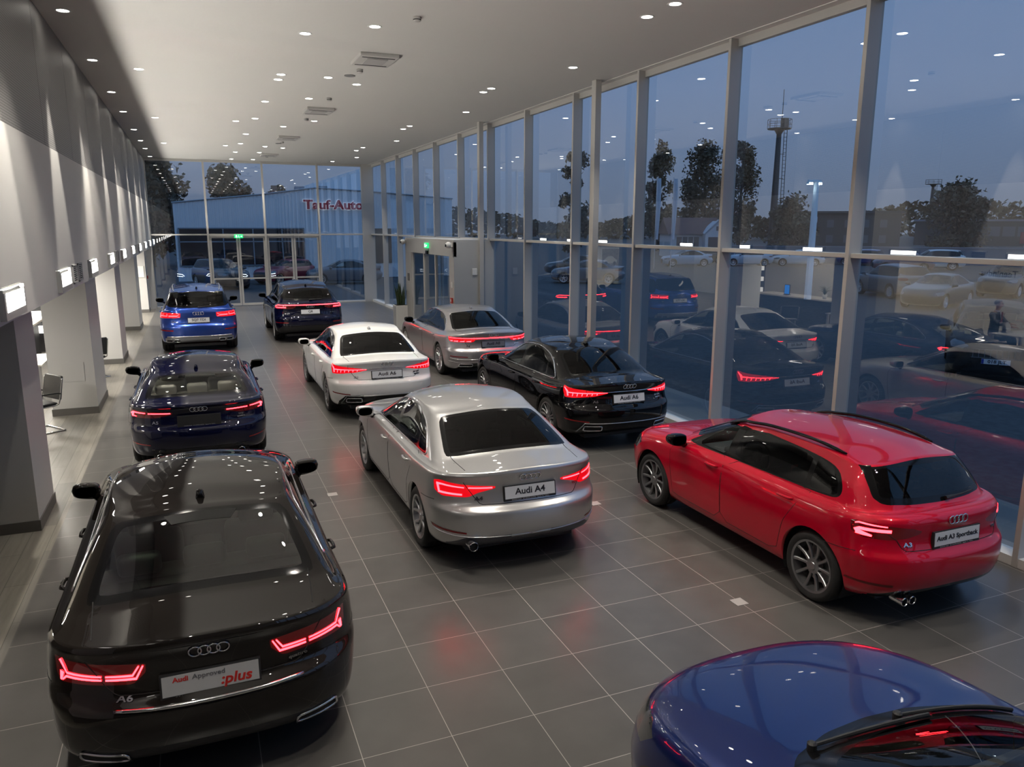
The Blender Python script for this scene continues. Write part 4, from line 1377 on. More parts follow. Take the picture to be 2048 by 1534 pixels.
def spec_q8():
    S = hatch(4.986, 1.995, 1.705, 2.995, .95, .385, lift=.05, belt=1.09, shoulder=1.02, lamp_z=1.03, bt=.74, win_z=1.20, win_r=.22, top_r=.66, top_drop=.14, rq=-.03, rc=-.07, q=.62, wsb=1.16, wst=1.94, nose_z=.92, hood_z=1.16, rim=.28, yB=.05)
    S['lamp'] = chaikin([(.40, 1.105), (.42, 1.03), (.55, .99), (1.05, .985), (1.18, 1.02), (1.22, 1.10), (1.1, 1.125), (.6, 1.12)], 1, k=.08)
    S['lens_mat'] = LENSDK
    S['bars'] = [([(.42, 1.10), (1.05, 1.10), (1.17, 1.07), (1.20, 1.03)], [.02, .022, .02, .012]), ([(.72, 1.045), (1.12, 1.045)], .012), ([(.72, 1.025), (1.13, 1.025)], .012)]
    S['bars'] += [([(s, 1.05), (s, 1.015)], .012) for s in (.74, .80, .86, .92, .98, 1.04, 1.10)]
    S['full_bar'] = [([(-.50, 1.10), (.50, 1.10)], .020)]
    S['extra_cuts'] = [([(-.46, 1.125), (-.46, .99), (.46, .99), (.46, 1.125)], 'rear', 24, [0, 12])]
    S['rings'] = (1.055, 1.05)
    S['plate'] = (.90, [('Q8', .085, 0, .004, INK, 0, .0016)], WHITEPL)
    S['badges'] = [('Q8', -.62, .86, .05), ('50 TDI', .62, .865, .035)]
    S['diffuser'] = [(-.85, .22), (.85, .22), (.9, .40), (.8, .50), (-.8, .50), (-.9, .40)]
    S['strips'] = [('bumper_trim', [(-.80, .505), (.80, .505)], 'rear', .008, BLACK)]
    S['decals'] = [('bumper_reflector', [(.62, .58), (1.08, .59), (1.08, .615), (.62, .605)], 'wrap', .003, REFLECT)]
    S['rear_wiper'] = (.0, 1.225, .36, 1.24)
    S['mirror_mat'] = BLACK; S['fin'] = -S['L']/2+.95; S['fin_mat'] = BLACK; S['dlo_trim'] = BLACK
    S['tw'] = .285; S['clad'] = .06; S['cladsill'] = .42
    remap(S, .40, 1.22, .40, 1.14)
    S['drl'] = [([(.52, .82), (.62, .90), (.98, .92)], .03), ([(.56, .79), (.92, .81)], .03)]
    return S

def spec_q2():
    S = hatch(4.191, 1.794, 1.50, 2.595, .83, .335, lift=.03, belt=1.05, shoulder=.97, lamp_z=.95, bt=.72, win_z=1.10, win_r=.20, top_r=.46, q=.50, wsb=1.17, wst=1.92, nose_z=.86, hood_z=1.075)
    S['lamp'] = [(.45, .98), (.47, .90), (1.0, .90), (1.02, 1.0)]
    S['bars'] = [([(.5, .94), (.98, .94)], .016)]
    S['plate'] = (.80, plate_text('Audi Q2'), WHITEPL)
    S['clad'] = .055; S['cladsill'] = .40; S['mirror_mat'] = BLACK; S['dlo_trim'] = BLACK
    yb = S['L']/2-1.17
    S['wipers'] = [(-.40, yb-.005, .20, yb-.10), (.12, yb+.0, .68, yb-.16)]
    S['cowl'] = .11; S['ws_frit'] = .06
    S['rails'] = (-S['L']/2+.62, .42, (.50, .05), BLACK)
    ww = .87*S['W']/2
    S['extra_cuts'] = []
    S['head'] = [(.52, .80), (.66, .86), (.98, .905), (1.07, .86), (.96, .76), (.62, .74)]
    S['drl'] = None
    S['hood'] = [(p[0], min(p[1], S['L']/2-.22)) if k > 1 else (p[0], S['L']/2-1.05) for k, p in enumerate(S['hood'])]
    return S
# ------------------------------------------------------------------ room
XW, XG = -1.585, 7.57           # upper left wall, glass plane of the long window wall
YB, ZC = 34.9, 6.02             # far glass wall, ceiling
ZT = 3.03                       # transom
YF = -9.0                       # wall behind the viewer
WALLW = bump_noise(mat('wall_white', (.68, .67, .65), .6), 300, .03)
CEILW = bump_noise(mat('ceiling_white', (.62, .605, .58), .75), 300, .02)
COLW = bump_noise(mat('column_paint', (.50, .495, .485), .55), 300, .03)
ALU = mat('anodised_frame', (.46, .45, .43), .45, .1)
ALUD = mat('dark_gasket', (.03, .03, .032), .5)
SILLW = mat('sill_white', (.62, .62, .60), .45)
SKIRT = mat('skirting_grey', (.10, .095, .09), .5)
WHITE = mat('white_paint_satin', (.68, .68, .67), .4)
GLZ = glass('window_glass', (.80, .87, .90), 3.0)
LAMP = mat('lamp_lens', (1, 1, 1), .4, 0, 0, (1, .94, .84), 26.)
LAMPS = mat('wall_lamp_lens', (1, 1, 1), .4, 0, 0, (1, .95, .88), 14.)

def tile_mat():
    m = mat('floor_tiles', (.13, .12, .11), .33)
    nt = m.node_tree; b = nt.nodes['Principled BSDF']; N = nt.nodes; L = nt.links
    tc = N.new('ShaderNodeTexCoord'); mp = N.new('ShaderNodeMapping')
    mp.inputs['Location'].default_value = (-.76/.6, -4.36/.6, 0); mp.inputs['Scale'].default_value = (1/.6, 1/.6, 1)
    L.new(tc.outputs['Object'], mp.inputs[0])
    fr = N.new('ShaderNodeVectorMath'); fr.operation = 'FRACTION'; L.new(mp.outputs[0], fr.inputs[0])
    fl = N.new('ShaderNodeVectorMath'); fl.operation = 'FLOOR'; L.new(mp.outputs[0], fl.inputs[0])
    wn = N.new('ShaderNodeTexWhiteNoise'); L.new(fl.outputs[0], wn.inputs[0])
    sx = N.new('ShaderNodeSeparateXYZ'); L.new(fr.outputs[0], sx.inputs[0])
    def edge(o):
        a = N.new('ShaderNodeMath'); a.operation = 'SUBTRACT'; L.new(o, a.inputs[0]); a.inputs[1].default_value = .5
        c = N.new('ShaderNodeMath'); c.operation = 'ABSOLUTE'; L.new(a.outputs[0], c.inputs[0])
        d = N.new('ShaderNodeMath'); d.operation = 'GREATER_THAN'; L.new(c.outputs[0], d.inputs[0]); d.inputs[1].default_value = .4958
        return d.outputs[0]
    mx = N.new('ShaderNodeMath'); mx.operation = 'MAXIMUM'; L.new(edge(sx.outputs[0]), mx.inputs[0]); L.new(edge(sx.outputs[1]), mx.inputs[1])
    no = N.new('ShaderNodeTexNoise'); no.inputs['Scale'].default_value = 3.; no.inputs['Detail'].default_value = 6; L.new(tc.outputs['Object'], no.inputs['Vector'])
    ad = N.new('ShaderNodeMath'); ad.operation = 'MULTIPLY_ADD'; L.new(wn.outputs['Value'], ad.inputs[0]); ad.inputs[1].default_value = .35; L.new(no.outputs['Fac'], ad.inputs[2])
    cr = N.new('ShaderNodeValToRGB'); cr.color_ramp.elements[0].position = .3; cr.color_ramp.elements[0].color = (.068, .0645, .061, 1)
    cr.color_ramp.elements[1].position = 1.; cr.color_ramp.elements[1].color = (.095, .090, .085, 1)
    L.new(ad.outputs[0], cr.inputs[0])
    mc = N.new('ShaderNodeMix'); mc.data_type = 'RGBA'; L.new(mx.outputs[0], mc.inputs[0]); L.new(cr.outputs[0], mc.inputs[6]); mc.inputs[7].default_value = (.36, .34, .31, 1)
    L.new(mc.outputs[2], b.inputs['Base Color'])
    
    b.inputs['Roughness'].default_value = .285
    return m

def plank_mat():
    m = mat('oak_planks', (.3, .25, .2), .45)
    nt = m.node_tree; b = nt.nodes['Principled BSDF']; N = nt.nodes; L = nt.links
    tc = N.new('ShaderNodeTexCoord'); mp = N.new('ShaderNodeMapping'); mp.inputs['Rotation'].default_value = (0, 0, PI/2)
    L.new(tc.outputs['Object'], mp.inputs[0])
    br = N.new('ShaderNodeTexBrick'); L.new(mp.outputs[0], br.inputs['Vector'])
    br.inputs['Scale'].default_value = 1.; br.inputs['Brick Width'].default_value = 1.6; br.inputs['Row Height'].default_value = .21
    br.inputs['Mortar Size'].default_value = .0025; br.inputs['Color1'].default_value = (.19, .175, .15, 1); br.inputs['Color2'].default_value = (.13, .122, .11, 1); br.inputs['Mortar'].default_value = (.05, .045, .04, 1)
    m2 = N.new('ShaderNodeMapping'); m2.inputs['Scale'].default_value = (14, .8, 1); L.new(tc.outputs['Object'], m2.inputs[0])
    no = N.new('ShaderNodeTexNoise'); no.inputs['Scale'].default_value = 2.2; no.inputs['Detail'].default_value = 8; L.new(m2.outputs[0], no.inputs['Vector'])
    mx = N.new('ShaderNodeMix'); mx.data_type = 'RGBA'; mx.blend_type = 'OVERLAY'; mx.inputs[0].default_value = .35
    L.new(br.outputs['Color'], mx.inputs[6]); L.new(no.outputs['Fac'], mx.inputs[7]); L.new(mx.outputs[2], b.inputs['Base Color'])
    return m

def perf_mat():
    m = mat('perforated_panel', (.34, .335, .33), .5)
    nt = m.node_tree; b = nt.nodes['Principled BSDF']; N = nt.nodes; L = nt.links
    tc = N.new('ShaderNodeTexCoord'); mp = N.new('ShaderNodeMapping'); mp.inputs['Scale'].default_value = (1/.028,)*3
    L.new(tc.outputs['Object'], mp.inputs[0])
    fr = N.new('ShaderNodeVectorMath'); fr.operation = 'FRACTION'; L.new(mp.outputs[0], fr.inputs[0])
    su = N.new('ShaderNodeVectorMath'); su.operation = 'SUBTRACT'; su.inputs[1].default_value = (.5, .5, .5); L.new(fr.outputs[0], su.inputs[0])
    sx = N.new('ShaderNodeSeparateXYZ'); L.new(su.outputs[0], sx.inputs[0])
    cb = N.new('ShaderNodeCombineXYZ'); L.new(sx.outputs[1], cb.inputs[0]); L.new(sx.outputs[2], cb.inputs[1])
    ln = N.new('ShaderNodeVectorMath'); ln.operation = 'LENGTH'; L.new(cb.outputs[0], ln.inputs[0])
    lt = N.new('ShaderNodeMath'); lt.operation = 'LESS_THAN'; L.new(ln.outputs['Value'], lt.inputs[0]); lt.inputs[1].default_value = .27
    mc = N.new('ShaderNodeMix'); mc.data_type = 'RGBA'; L.new(lt.outputs[0], mc.inputs[0]); mc.inputs[6].default_value = (.27, .265, .26, 1); mc.inputs[7].default_value = (.04, .04, .04, 1)
    L.new(mc.outputs[2], b.inputs['Base Color'])
    return m

bm = bmesh.new(); quad(bm, (-1.62, YF, 0), (XG-.02, YF, 0), (XG-.02, YB, 0), (-1.62, YB, 0)); struct('floor', bm, tile_mat())
bm = bmesh.new(); quad(bm, (-9.5, YF, 0), (-1.62, YF, 0), (-1.62, YB, 0), (-9.5, YB, 0)); struct('floor_office', bm, plank_mat())
bm = bmesh.new(); box(bm, XW-.3, XG+.1, YF, YB+.1, ZC, ZC+.25); struct('ceiling', bm, CEILW)
bm = bmesh.new(); box(bm, XW-.3, XW, YF, YB, 2.49, 4.31); struct('wall_left', bm, WALLW)
bm = bmesh.new()
for i in range(18):
    box(bm, XW-.3, XW-.012, YF+.7+i*2.45, YF+.7+(i+1)*2.45-.012, 4.31, ZC)
struct('wall_left_upper', bm, perf_mat())
bm = bmesh.new(); box(bm, -9.5, XW-.3, YF, YB, 2.62, 2.8); struct('ceiling_office', bm, CEILW)
bm = bmesh.new(); box(bm, -9.7, -9.5, YF, YB, 0, 2.7); struct('wall_office_back', bm, WALLW)
bm = bmesh.new(); box(bm, -9.7, XG+.1, YF-.2, YF, 0, ZC+.2); struct('wall_front', bm, WALLW)
bm = bmesh.new(); box(bm, -9.7, -1.80, YB-.4, YB+.1, 0, 2.6); box(bm, -1.9, XW, YB-.1, YB+.1, 0, ZC); struct('wall_back', bm, WALLW)

# columns under the left wall
def column(x0, x1, y0, y1, zt=2.62):
    bm = bmesh.new(); box(bm, x0, x1, y0, y1, 0, zt); o = struct('column', bm, COLW)
    bm = bmesh.new(); box(bm, x0-.015, x1+.015, y0-.015, y1+.015, 0, .125); obj('baseboard', bm, SKIRT, o)
    return o
for a in ((-3.4, -1.82, 9.47, 10.46), (-2.54, -1.82, 15.43, 17.0), (-2.6, -1.82, 21.0, 22.45), (-2.5, -1.81, 27.74, 29.2), (-2.5, -1.80, 33.4, 34.2), (-2.6, -1.82, 3.2, 4.6)):
    column(*a)

# ------------------------------------------------------------------ long glass wall
MY = [9.733-2.508*k for k in range(7, 0, -1)]+[9.733+2.508*k for k in range(0, 10)]
MX0 = 7.386
def frame_bar(parent, name, x0, x1, y0, y1, z0, z1, m=ALU):
    bm = bmesh.new(); box(bm, x0, x1, y0, y1, z0, z1, .004); return obj(name, bm, m, parent)
ys = MY+[YB-.12]
for i, (a, b) in enumerate(zip(ys, ys[1:])):
    w = bpy.data.objects.new('window_%d' % (i+1), None); COL.objects.link(w); w['kind'] = 'structure'; w.location = (XG, a, 0)
    w.empty_display_size = .2
    def rel(o): o.matrix_parent_inverse = w.matrix_world.inverted(); return o
    w.matrix_world = Matrix.Translation((XG, a, 0))
    for nm, z0, z1 in (('lower_pane', .10, ZT-.06), ('upper_pane', ZT, ZC-.12)):
        if nm == 'lower_pane' and 19.7 < a < 23: continue
        bm = bmesh.new(); quad(bm, (XG, a+.04, z0), (XG, b, z0), (XG, b, z1), (XG, a+.04, z1))
        rel(obj(nm, bm, GLZ, w))
    rel(frame_bar(w, 'mullion', MX0, XG+.03, a-.03, a+.03, 0, ZC))
    rel(frame_bar(w, 'gasket', XG-.05, XG+.035, a+.031, a+.055, .1, ZC-.1, ALUD))
    rel(frame_bar(w, 'transom', MX0+.035, XG+.03, a+.03, b-.03, ZT-.055, ZT))
    rel(frame_bar(w, 'head_rail', XG-.06, XG+.03, a+.03, b-.03, ZC-.12, ZC, ALU))
    rel(frame_bar(w, 'sill', MX0+.01, XG+.05, a+.03, b-.03, 0, .10, SILLW))
bm = bmesh.new(); box(bm, MX0-.32, XG+.03, YB-.14, YB+.06, 0, ZC); struct('trim_2', bm, ALU)
bm = bmesh.new(); box(bm, MX0-.02, XG+.12, YF, YB, ZC-.012, ZC-.001); struct('trim_3', bm, CEILW)
for px, py in ((7.13, 13.30), (7.11, 19.62)):
    bm = bmesh.new(); box(bm, px, px+.12, py, py+.16, 0, ZC, .006); struct('column_steel', bm, ALU)

# ------------------------------------------------------------------ far glass wall with doors
BX = [-1.60, .60, 2.90, 5.17, 7.30]
for i, (a, b) in enumerate(zip(BX, BX[1:])):
    w = bpy.data.objects.new('window_%d' % (i+31), None); COL.objects.link(w); w['kind'] = 'structure'
    w.matrix_world = Matrix.Translation((a, YB, 0))
    def rel(o): o.matrix_parent_inverse = w.matrix_world.inverted(); return o
    for nm, z0, z1 in (('lower_pane', .07, ZT-.06), ('upper_pane', ZT, ZC-.10)):
        if nm == 'lower_pane' and i in (1, 2): continue
        bm = bmesh.new(); quad(bm, (a, YB, z0), (b, YB, z0), (b, YB, z1), (a, YB, z1)); rel(obj(nm, bm, GLZ, w))
    rel(frame_bar(w, 'mullion', a-.04, a+.04, YB-.09, YB+.04, 0, ZC))
    rel(frame_bar(w, 'transom', a+.04, b-.04, YB-.07, YB+.04, ZT-.06, ZT))
    rel(frame_bar(w, 'head_rail', a+.04, b-.04, YB-.05, YB+.04, ZC-.10, ZC))
    if i in (0, 3): rel(frame_bar(w, 'sill', a+.04, b-.04, YB-.08, YB+.04, 0, .07, SILLW))
def door_leaf(n, a, b, hinge_right=False, handle=None):
    d = bpy.data.objects.new('door_%d' % n, None); COL.objects.link(d); d['kind'] = 'structure'
    d.matrix_world = Matrix.Translation((a, YB, 0))
    def rel(o): o.matrix_parent_inverse = d.matrix_world.inverted(); return o
    bm = bmesh.new()
    f = .075
    for q in ((a, a+f, .02, ZT-.10), (b-f, b, .02, ZT-.10)): box(bm, q[0], q[1], YB-.05, YB+.02, q[2], q[3])
    for z in (.02, ZT-.175): box(bm, a+f, b-f, YB-.05, YB+.02, z, z+.09)
    box(bm, a+f, b-f, YB-.045, YB+.015, 1.13, 1.19)
    rel(obj('door_frame', bm, ALU, d))
    bm = bmesh.new(); quad(bm, (a+f, YB, .1), (b-f, YB, .1), (b-f, YB, ZT-.17), (a+f, YB, ZT-.17)); rel(obj('door_pane', bm, GLZ, d))
    if handle is not None:
        bm = bmesh.new(); box(bm, handle-.09, handle+.03, YB-.10, YB-.075, 1.08, 1.105); box(bm, handle-.012, handle+.012, YB-.08, YB-.045, 1.0, 1.2); rel(obj('door_handle', bm, WHITE, d))
    bm = bmesh.new(); box(bm, a, b, YB-.09, YB+.03, ZT-.10, ZT-.061); rel(obj('door_head', bm, ALU, d))
door_leaf(1, .65, 1.77, handle=1.70); door_leaf(2, 1.79, 2.86)
door_leaf(3, 2.95, 4.03, handle=3.98); door_leaf(4, 4.05, 5.12)

# ------------------------------------------------------------------ entrance lobby box on the long wall
VX, V0, V1, VZ = 6.40, 19.70, 24.80, 3.0
v = bpy.data.objects.new('door_5', None); COL.objects.link(v); v['kind'] = 'structure'
VM = mat('lobby_cladding', (.42, .42, .41), .45, .1)
def vb(name, x0, x1, y0, y1, z0, z1, m):
    bm = bmesh.new(); box(bm, x0, x1, y0, y1, z0, z1, .004); return obj(name, bm, m, v)
vb('lobby_roof', VX, XG, V0, V1, VZ-.06, VZ, VM)
vb('side_wall', VX, XG-.02, V0, V0+.06, 0, VZ-.06, VM); vb('side_wall', VX, XG-.02, V1-.06, V1, 0, VZ-.06, VM)
vb('fascia', VX, VX+.08, V0, V1, 2.55, VZ-.06, VM)
vb('jamb', VX, VX+.08, V0+.06, V0+.36, 0, 2.55, VM); vb('jamb', VX, VX+.08, V1-.72, V1-.06, 0, 2.55, VM)
for y in (20.06, 21.45, 22.65, 23.98): vb('door_post', VX+.01, VX+.08, y, y+.08, 0, 2.55, ALU)
for a, b in ((20.14, 21.45), (21.53, 22.65), (22.73, 23.98)):
    bm = bmesh.new(); quad(bm, (VX+.045, a, .08), (VX+.045, b, .08), (VX+.045, b, 2.5), (VX+.045, a, 2.5)); obj('door_pane', bm, GLZ, v)
    vb('door_rail', VX+.02, VX+.07, a, b, .0, .09, ALU)
for y in (20.3, 21.9, 23.2, 24.3): vb('inner_post', XG-.10, XG-.02, y, y+.08, 0, 2.9, ALU)
bm = bmesh.new(); quad(bm, (XG-.04, V0+.1, .1), (XG-.04, V1-.1, .1), (XG-.04, V1-.1, 2.9), (XG-.04, V0+.1, 2.9)); obj('door_pane', bm, GLZ, v)

EXITG = mat('exit_green', (.0, .35, .1), .4, 0, 0, (.02, .8, .22), 1.1)
EXITW = mat('exit_white', (1, 1, 1), .4, 0, 0, (.7, 1, .8), 1.3)
def exit_sign(loc, rz, label):
    t = thing('exit_sign', label, 'exit sign', loc, rz)
    bm = bmesh.new(); box(bm, -.17, .17, -.02, .03, -.075, .075, .006); obj('sign_case', bm, EXITG, t)
    bm = bmesh.new()   # running figure, doorway and arrow
    box(bm, -.12, -.06, -.024, -.021, -.05, .05); box(bm, .0, .012, -.024, -.021, -.02, .03)
    lathe(bm, [(.012, -.001), (.012, .001)], (.005, -.023, .042), 12, 'Y')
    tube(bm, [(.006, -.022, .0), (.03, -.022, -.05)], .006, 5); tube(bm, [(.006, -.022, 0), (-.02, -.022, -.045)], .006, 5)
    prism(bm, [(.07, -.012), (.11, -.012), (.11, -.035), (.145, 0), (.11, .035), (.11, .012), (.07, .012)], -.024, -.021, 'Y')
    obj('pictogram', bm, EXITW, t)
exit_sign((1.80, YB-.11, 2.93), 0, 'small green exit sign above the glass doors in the far wall')
exit_sign((VX-.035, 22.2, 2.80), -PI/2, 'small green exit sign on the front of the entrance lobby')

def gadget(name, label, cat, build, m, loc=(0, 0, 0), group=None, parts=()):
    bm = bmesh.new(); build(bm); o = obj(name, bm, m, None, True if name == 'security_camera' else False)
    o.location = loc; tag(o, label, cat, group); 
    for nm, f, mm in parts:
        b2 = bmesh.new(); f(b2); obj(nm, b2, mm, o)
    return o
def camball(bm):
    bmesh.ops.create_uvsphere(bm, u_segments=20, v_segments=12, radius=.085, matrix=Matrix.Translation((-.05, 0, 0)))
def cammount(bm): box(bm, .0, .05, -.06, .06, -.05, .07)
def camlens(bm): lathe(bm, [(.035, -.142), (.035, -.125), (0, -.125)], (0, -.02, -.01), 16, 'X')
gadget('security_camera', 'white ball security camera on the planter side corner of the lobby', 'camera', camball, WHITE, (VX-.05, 24.72, 2.86), parts=[('lens', camlens, BLACK), ('mount', cammount, WHITE)])
gadget('security_camera', 'white ball security camera on the lobby corner above the red call point', 'camera', camball, WHITE, (VX-.05, 19.85, 2.86), parts=[('lens', camlens, BLACK), ('mount', cammount, WHITE)])
gadget('motion_sensor', 'small black door sensor under the lobby exit sign', 'sensor', lambda b: box(b, -.05, 0, -.09, .09, -.05, .05, .01), BLACK, (VX, 22.2, 2.60))
gadget('fire_call_point', 'red fire alarm call point on the lobby jamb', 'fire alarm', lambda b: box(b, -.04, 0, -.07, .07, -.07, .07, .008), mat('alarm_red', (.42, .03, .02), .4), (VX, 19.88, 1.38), parts=[('press_plate', lambda b: box(b, -.044, -.041, -.035, .035, -.035, .035), WHITE)])
gadget('key_switch', 'small black key switch below the red call point', 'switch', lambda b: box(b, -.03, 0, -.03, .03, -.06, .06, .006), BLACK, (VX, 19.86, 1.16))
gadget('wall_switch', 'white double switch on the lobby jamb above the red call point', 'switch', lambda b: box(b, -.02, 0, -.04, .04, -.08, .08, .006), WHITE, (VX, 19.86, 1.80), parts=[('rocker', lambda b: box(b, -.026, -.021, -.028, .028, -.06, .06), WHITE)])
gadget('control_panel', 'grey control panel on the lobby jamb above the potted plant', 'panel', lambda b: box(b, -.03, 0, -.09, .09, -.12, .12, .008), mat('panel_grey', (.12, .12, .12), .5), (VX, 24.42, 1.75))
gadget('light_switch', 'white wall box on the grey side wall of the lobby', 'switch', lambda b: box(b, -.07, .07, -.03, 0, -.09, .09, .008), WHITE, (6.98, V0, 2.15))
gadget('wall_panel', 'white framed notice panel on the last column', 'panel', lambda b: (box(b, -.2, .2, -.03, 0, -.22, .22, .006)), WHITE, (-2.06, 33.4, 1.6))
gadget('call_point', 'small red fire call point beside the far wall end', 'fire alarm', lambda b: box(b, 0, .04, -.06, .06, -.06, .06, .006), MATS['alarm_red'], (-1.80, 34.0, 1.35))
gadget('access_hatch', 'flush white access hatch on the column behind the black chair', 'hatch', lambda b: box(b, -.17, .17, -.008, 0, -.17, .17, .002), COLW, (-2.15, 15.43, .78))

# potted plant by the lobby
pl = thing('potted_plant', 'tall spiky green plant in a square white planter by the lobby', 'plant', (6.22, 24.9, 0))
bm = bmesh.new()
box(bm, -.21, .21, -.21, .21, 0, .80, .01); obj('planter', bm, WHITE, pl)
bm = bmesh.new(); box(bm, -.185, .185, -.185, .185, .80, .805); obj('soil', bm, mat('soil', (.02, .015, .01), .9), pl)
LEAF = bump_noise(mat('snake_plant_leaf', (.03, .055, .02), .45), 30, .0, ((.016, .032, .012), (.05, .085, .03)))
rnd = random.Random(3)
for i in range(22):
    a = rnd.uniform(0, 2*PI); r = rnd.uniform(.02, .15); h = rnd.uniform(.45, .82); tl_ = rnd.uniform(.02, .16)
    bm = bmesh.new(); prev = None
    for k in range(9):
        u = k/8; wd = .036*(1-u**3)*(.7+.3*math.sin(u*PI)) if k < 8 else .002
        c = Vector((math.cos(a)*(r+tl_*u*u), math.sin(a)*(r+tl_*u*u), .80+h*u)); t = Vector((-math.sin(a+u*.6), math.cos(a+u*.6), 0)); n = Vector((math.cos(a), math.sin(a), 0))
        cur = [bm.verts.new(c-t*wd), bm.verts.new(c+n*wd*.35), bm.verts.new(c+t*wd), bm.verts.new(c-n*wd*.15)]
        if prev:
            for q in range(4): bm.faces.new((prev[q], prev[(q+1) % 4], cur[(q+1) % 4], cur[q]))
        prev = cur
    obj('leaf', bm, LEAF, pl, True)

# ------------------------------------------------------------------ lamps
def spot(parent, loc, rot, power, size, blend, radius=.05, color=(1, .93, .82)):
    l = bpy.data.lights.new('lamp_light', 'SPOT'); l.energy = power; l.spot_size = math.radians(size); l.spot_blend = blend; l.shadow_soft_size = radius; l.color = color
    o = bpy.data.objects.new('lamp_light', l); COL.objects.link(o); o.parent = parent; o.location = loc; o.rotation_euler = rot
    return o
bm = bmesh.new(); lathe(bm, [(.072, -.0), (.072, -.004), (.095, -.006), (.098, -.0)], (0, 0, 0), 28, 'Z', caps=False)
ring_me = bpy.data.meshes.new('lamp_ring'); bm.to_mesh(ring_me); bm.free(); ring_me.materials.append(WHITE)
bm = bmesh.new(); lathe(bm, [(.073, -.001), (.05, -.006), (0, -.008)], (0, 0, 0), 24, 'Z', caps=False)
lens_me = bpy.data.meshes.new('lamp_lens'); bm.to_mesh(lens_me); bm.free(); lens_me.materials.append(LAMP)
DL = [(1.69, y) for y in (2.2, 5.4, 8.6, 11.86, 15.09, 15.61, 18.38, 21.29, 24.89, 27.76, 30.96, 34.19)] \
   + [(2.52, y) for y in (4.6, 7.8, 11.10, 15.05, 17.60, 22.66, 28.46, 30.81, 34.09)] + [(3.14, y) for y in (9.0, 15.55, 21.19, 28.74)] + [(1.26, 21.99), (1.26, 28.63)] \
   + [(5.68, y) for y in (2.2, 2.85, 8.60, 9.24, 14.95, 15.40, 21.19, 21.90, 27.46, 28.63, 33.78)] + [(6.25, y) for y in (6.1, 12.50, 18.15, 24.95, 31.45)] \
   + [(-.65, y) for y in (2.6, 9.0, 15.55, 22.10, 28.60)]
def downlight(x, y, label, group, power, size, blend):
    t = thing('downlight', label, 'ceiling light', (x, y, ZC), 0, group)
    link('trim_ring', ring_me, None, t); link('lamp_lens', lens_me, None, t)
    spot(t, (0, 0, -.03), (0, 0, 0), power, size, blend, .035)
for x, y in DL:
    downlight(x, y, 'round recessed downlight shining from the white showroom ceiling', 'showroom downlights', SPOT_POWER, 82, .6)
for y in (2.3, 5.45, 8.62, 11.84, 15.03, 18.34, 21.27, 25.0, 28.08, 30.84, 34.2):
    downlight(-1.31, y, 'round recessed downlight close to the perforated wall washing it with light', 'wall washers', 800., 31, .45)

UPLIGHT = 64.
for i in range(12):
    y = 8.20+(i-2)*3.136
    t = thing('wall_lamp', 'box shaped white wall lamp with lit front on the lower edge of the long wall', 'wall lamp', (XW, y, 2.70), 0, 'wall lamps along the lower edge of the long wall')
    bm = bmesh.new()      # shallow open-topped case: body, back, lip, front, ends
    box(bm, 0, .05, -.45, .45, -.17, .03); box(bm, 0, .004, -.45, .45, .03, .11); box(bm, .0, .024, -.45, .45, .103, .11)
    box(bm, .044, .05, -.45, .45, .03, .072); box(bm, .004, .044, -.45, -.445, .03, .10); box(bm, .004, .044, .445, .45, .03, .10)
    obj('lamp_case', bm, mat('lamp_case_grey', (.42, .42, .41), .5), t)
    bm = bmesh.new(); box(bm, .050, .054, -.38, .38, -.10, .065, .002); obj('lamp_window', bm, LAMPS, t)
    l = bpy.data.lights.new('lamp_light', 'AREA'); l.shape = 'RECTANGLE'; l.size = .004; l.size_y = .8; l.energy = UPLIGHT; l.color = (1, .95, .87)
    o = bpy.data.objects.new('lamp_light', l); COL.objects.link(o); o.parent = t; o.location = (.015, 0, .066); o.rotation_euler = (0, math.radians(47)-PI, 0)
    # louvres beside every second lamp
GR = mat('grille_white', (.5, .5, .49), .5)
for y in (6.35, 6.85, 12.45, 13.0, 18.95, 19.45, 25.2, 25.7):
    t = thing('air_grille', 'white louvred air grille between two wall lamps on the lower edge of the long wall', 'vent', (XW, y, 2.68), 0, 'air grilles in the long wall')
    bm = bmesh.new()
    for q in ((-.2, -.17, -.13, .13), (.17, .2, -.13, .13), (-.2, .2, .11, .13), (-.2, .2, -.13, -.11)): box(bm, 0, .02, q[0], q[1], q[2], q[3])
    obj('grille_frame', bm, GR, t)
    bm = bmesh.new()
    for k in range(8): box(bm, .004, .016, -.17, .17, -.105+k*.027, -.095+k*.027)
    obj('slat', bm, GR, t)
    bm = bmesh.new(); box(bm, .0, .003, -.17, .17, -.11, .11); obj('grille_back', bm, GAP, t)

for i, (x, y, a, b) in enumerate(((2.95, 13.1, .31, .42), (2.95, 19.2, .31, .45), (2.93, 25.3, .31, .42), (2.93, 31.5, .31, .42), (2.95, 6.9, .31, .42))):
    t = thing('ceiling_cassette', 'square white ceiling air cassette among the downlights', 'air conditioner', (x, y, ZC), 0, 'ceiling air cassettes')
    bm = bmesh.new()
    box(bm, -a, a, -b, b, -.055, 0, .012); obj('cassette_panel', bm, mat('cassette_white', (.5, .49, .47), .5), t)
    bm = bmesh.new(); box(bm, -a*.55, a*.55, -b*.55, b*.55, -.066, -.056, .006); obj('intake_grille', bm, mat('cassette_inner', (.40, .39, .38), .5), t)
    bm = bmesh.new()
    for q in ((-a*.85, a*.85, b*.68, b*.78), (-a*.85, a*.85, -b*.78, -b*.68)): box(bm, q[0], q[1], q[2], q[3], -.058, -.054)
    obj('air_slot', bm, GAP, t)
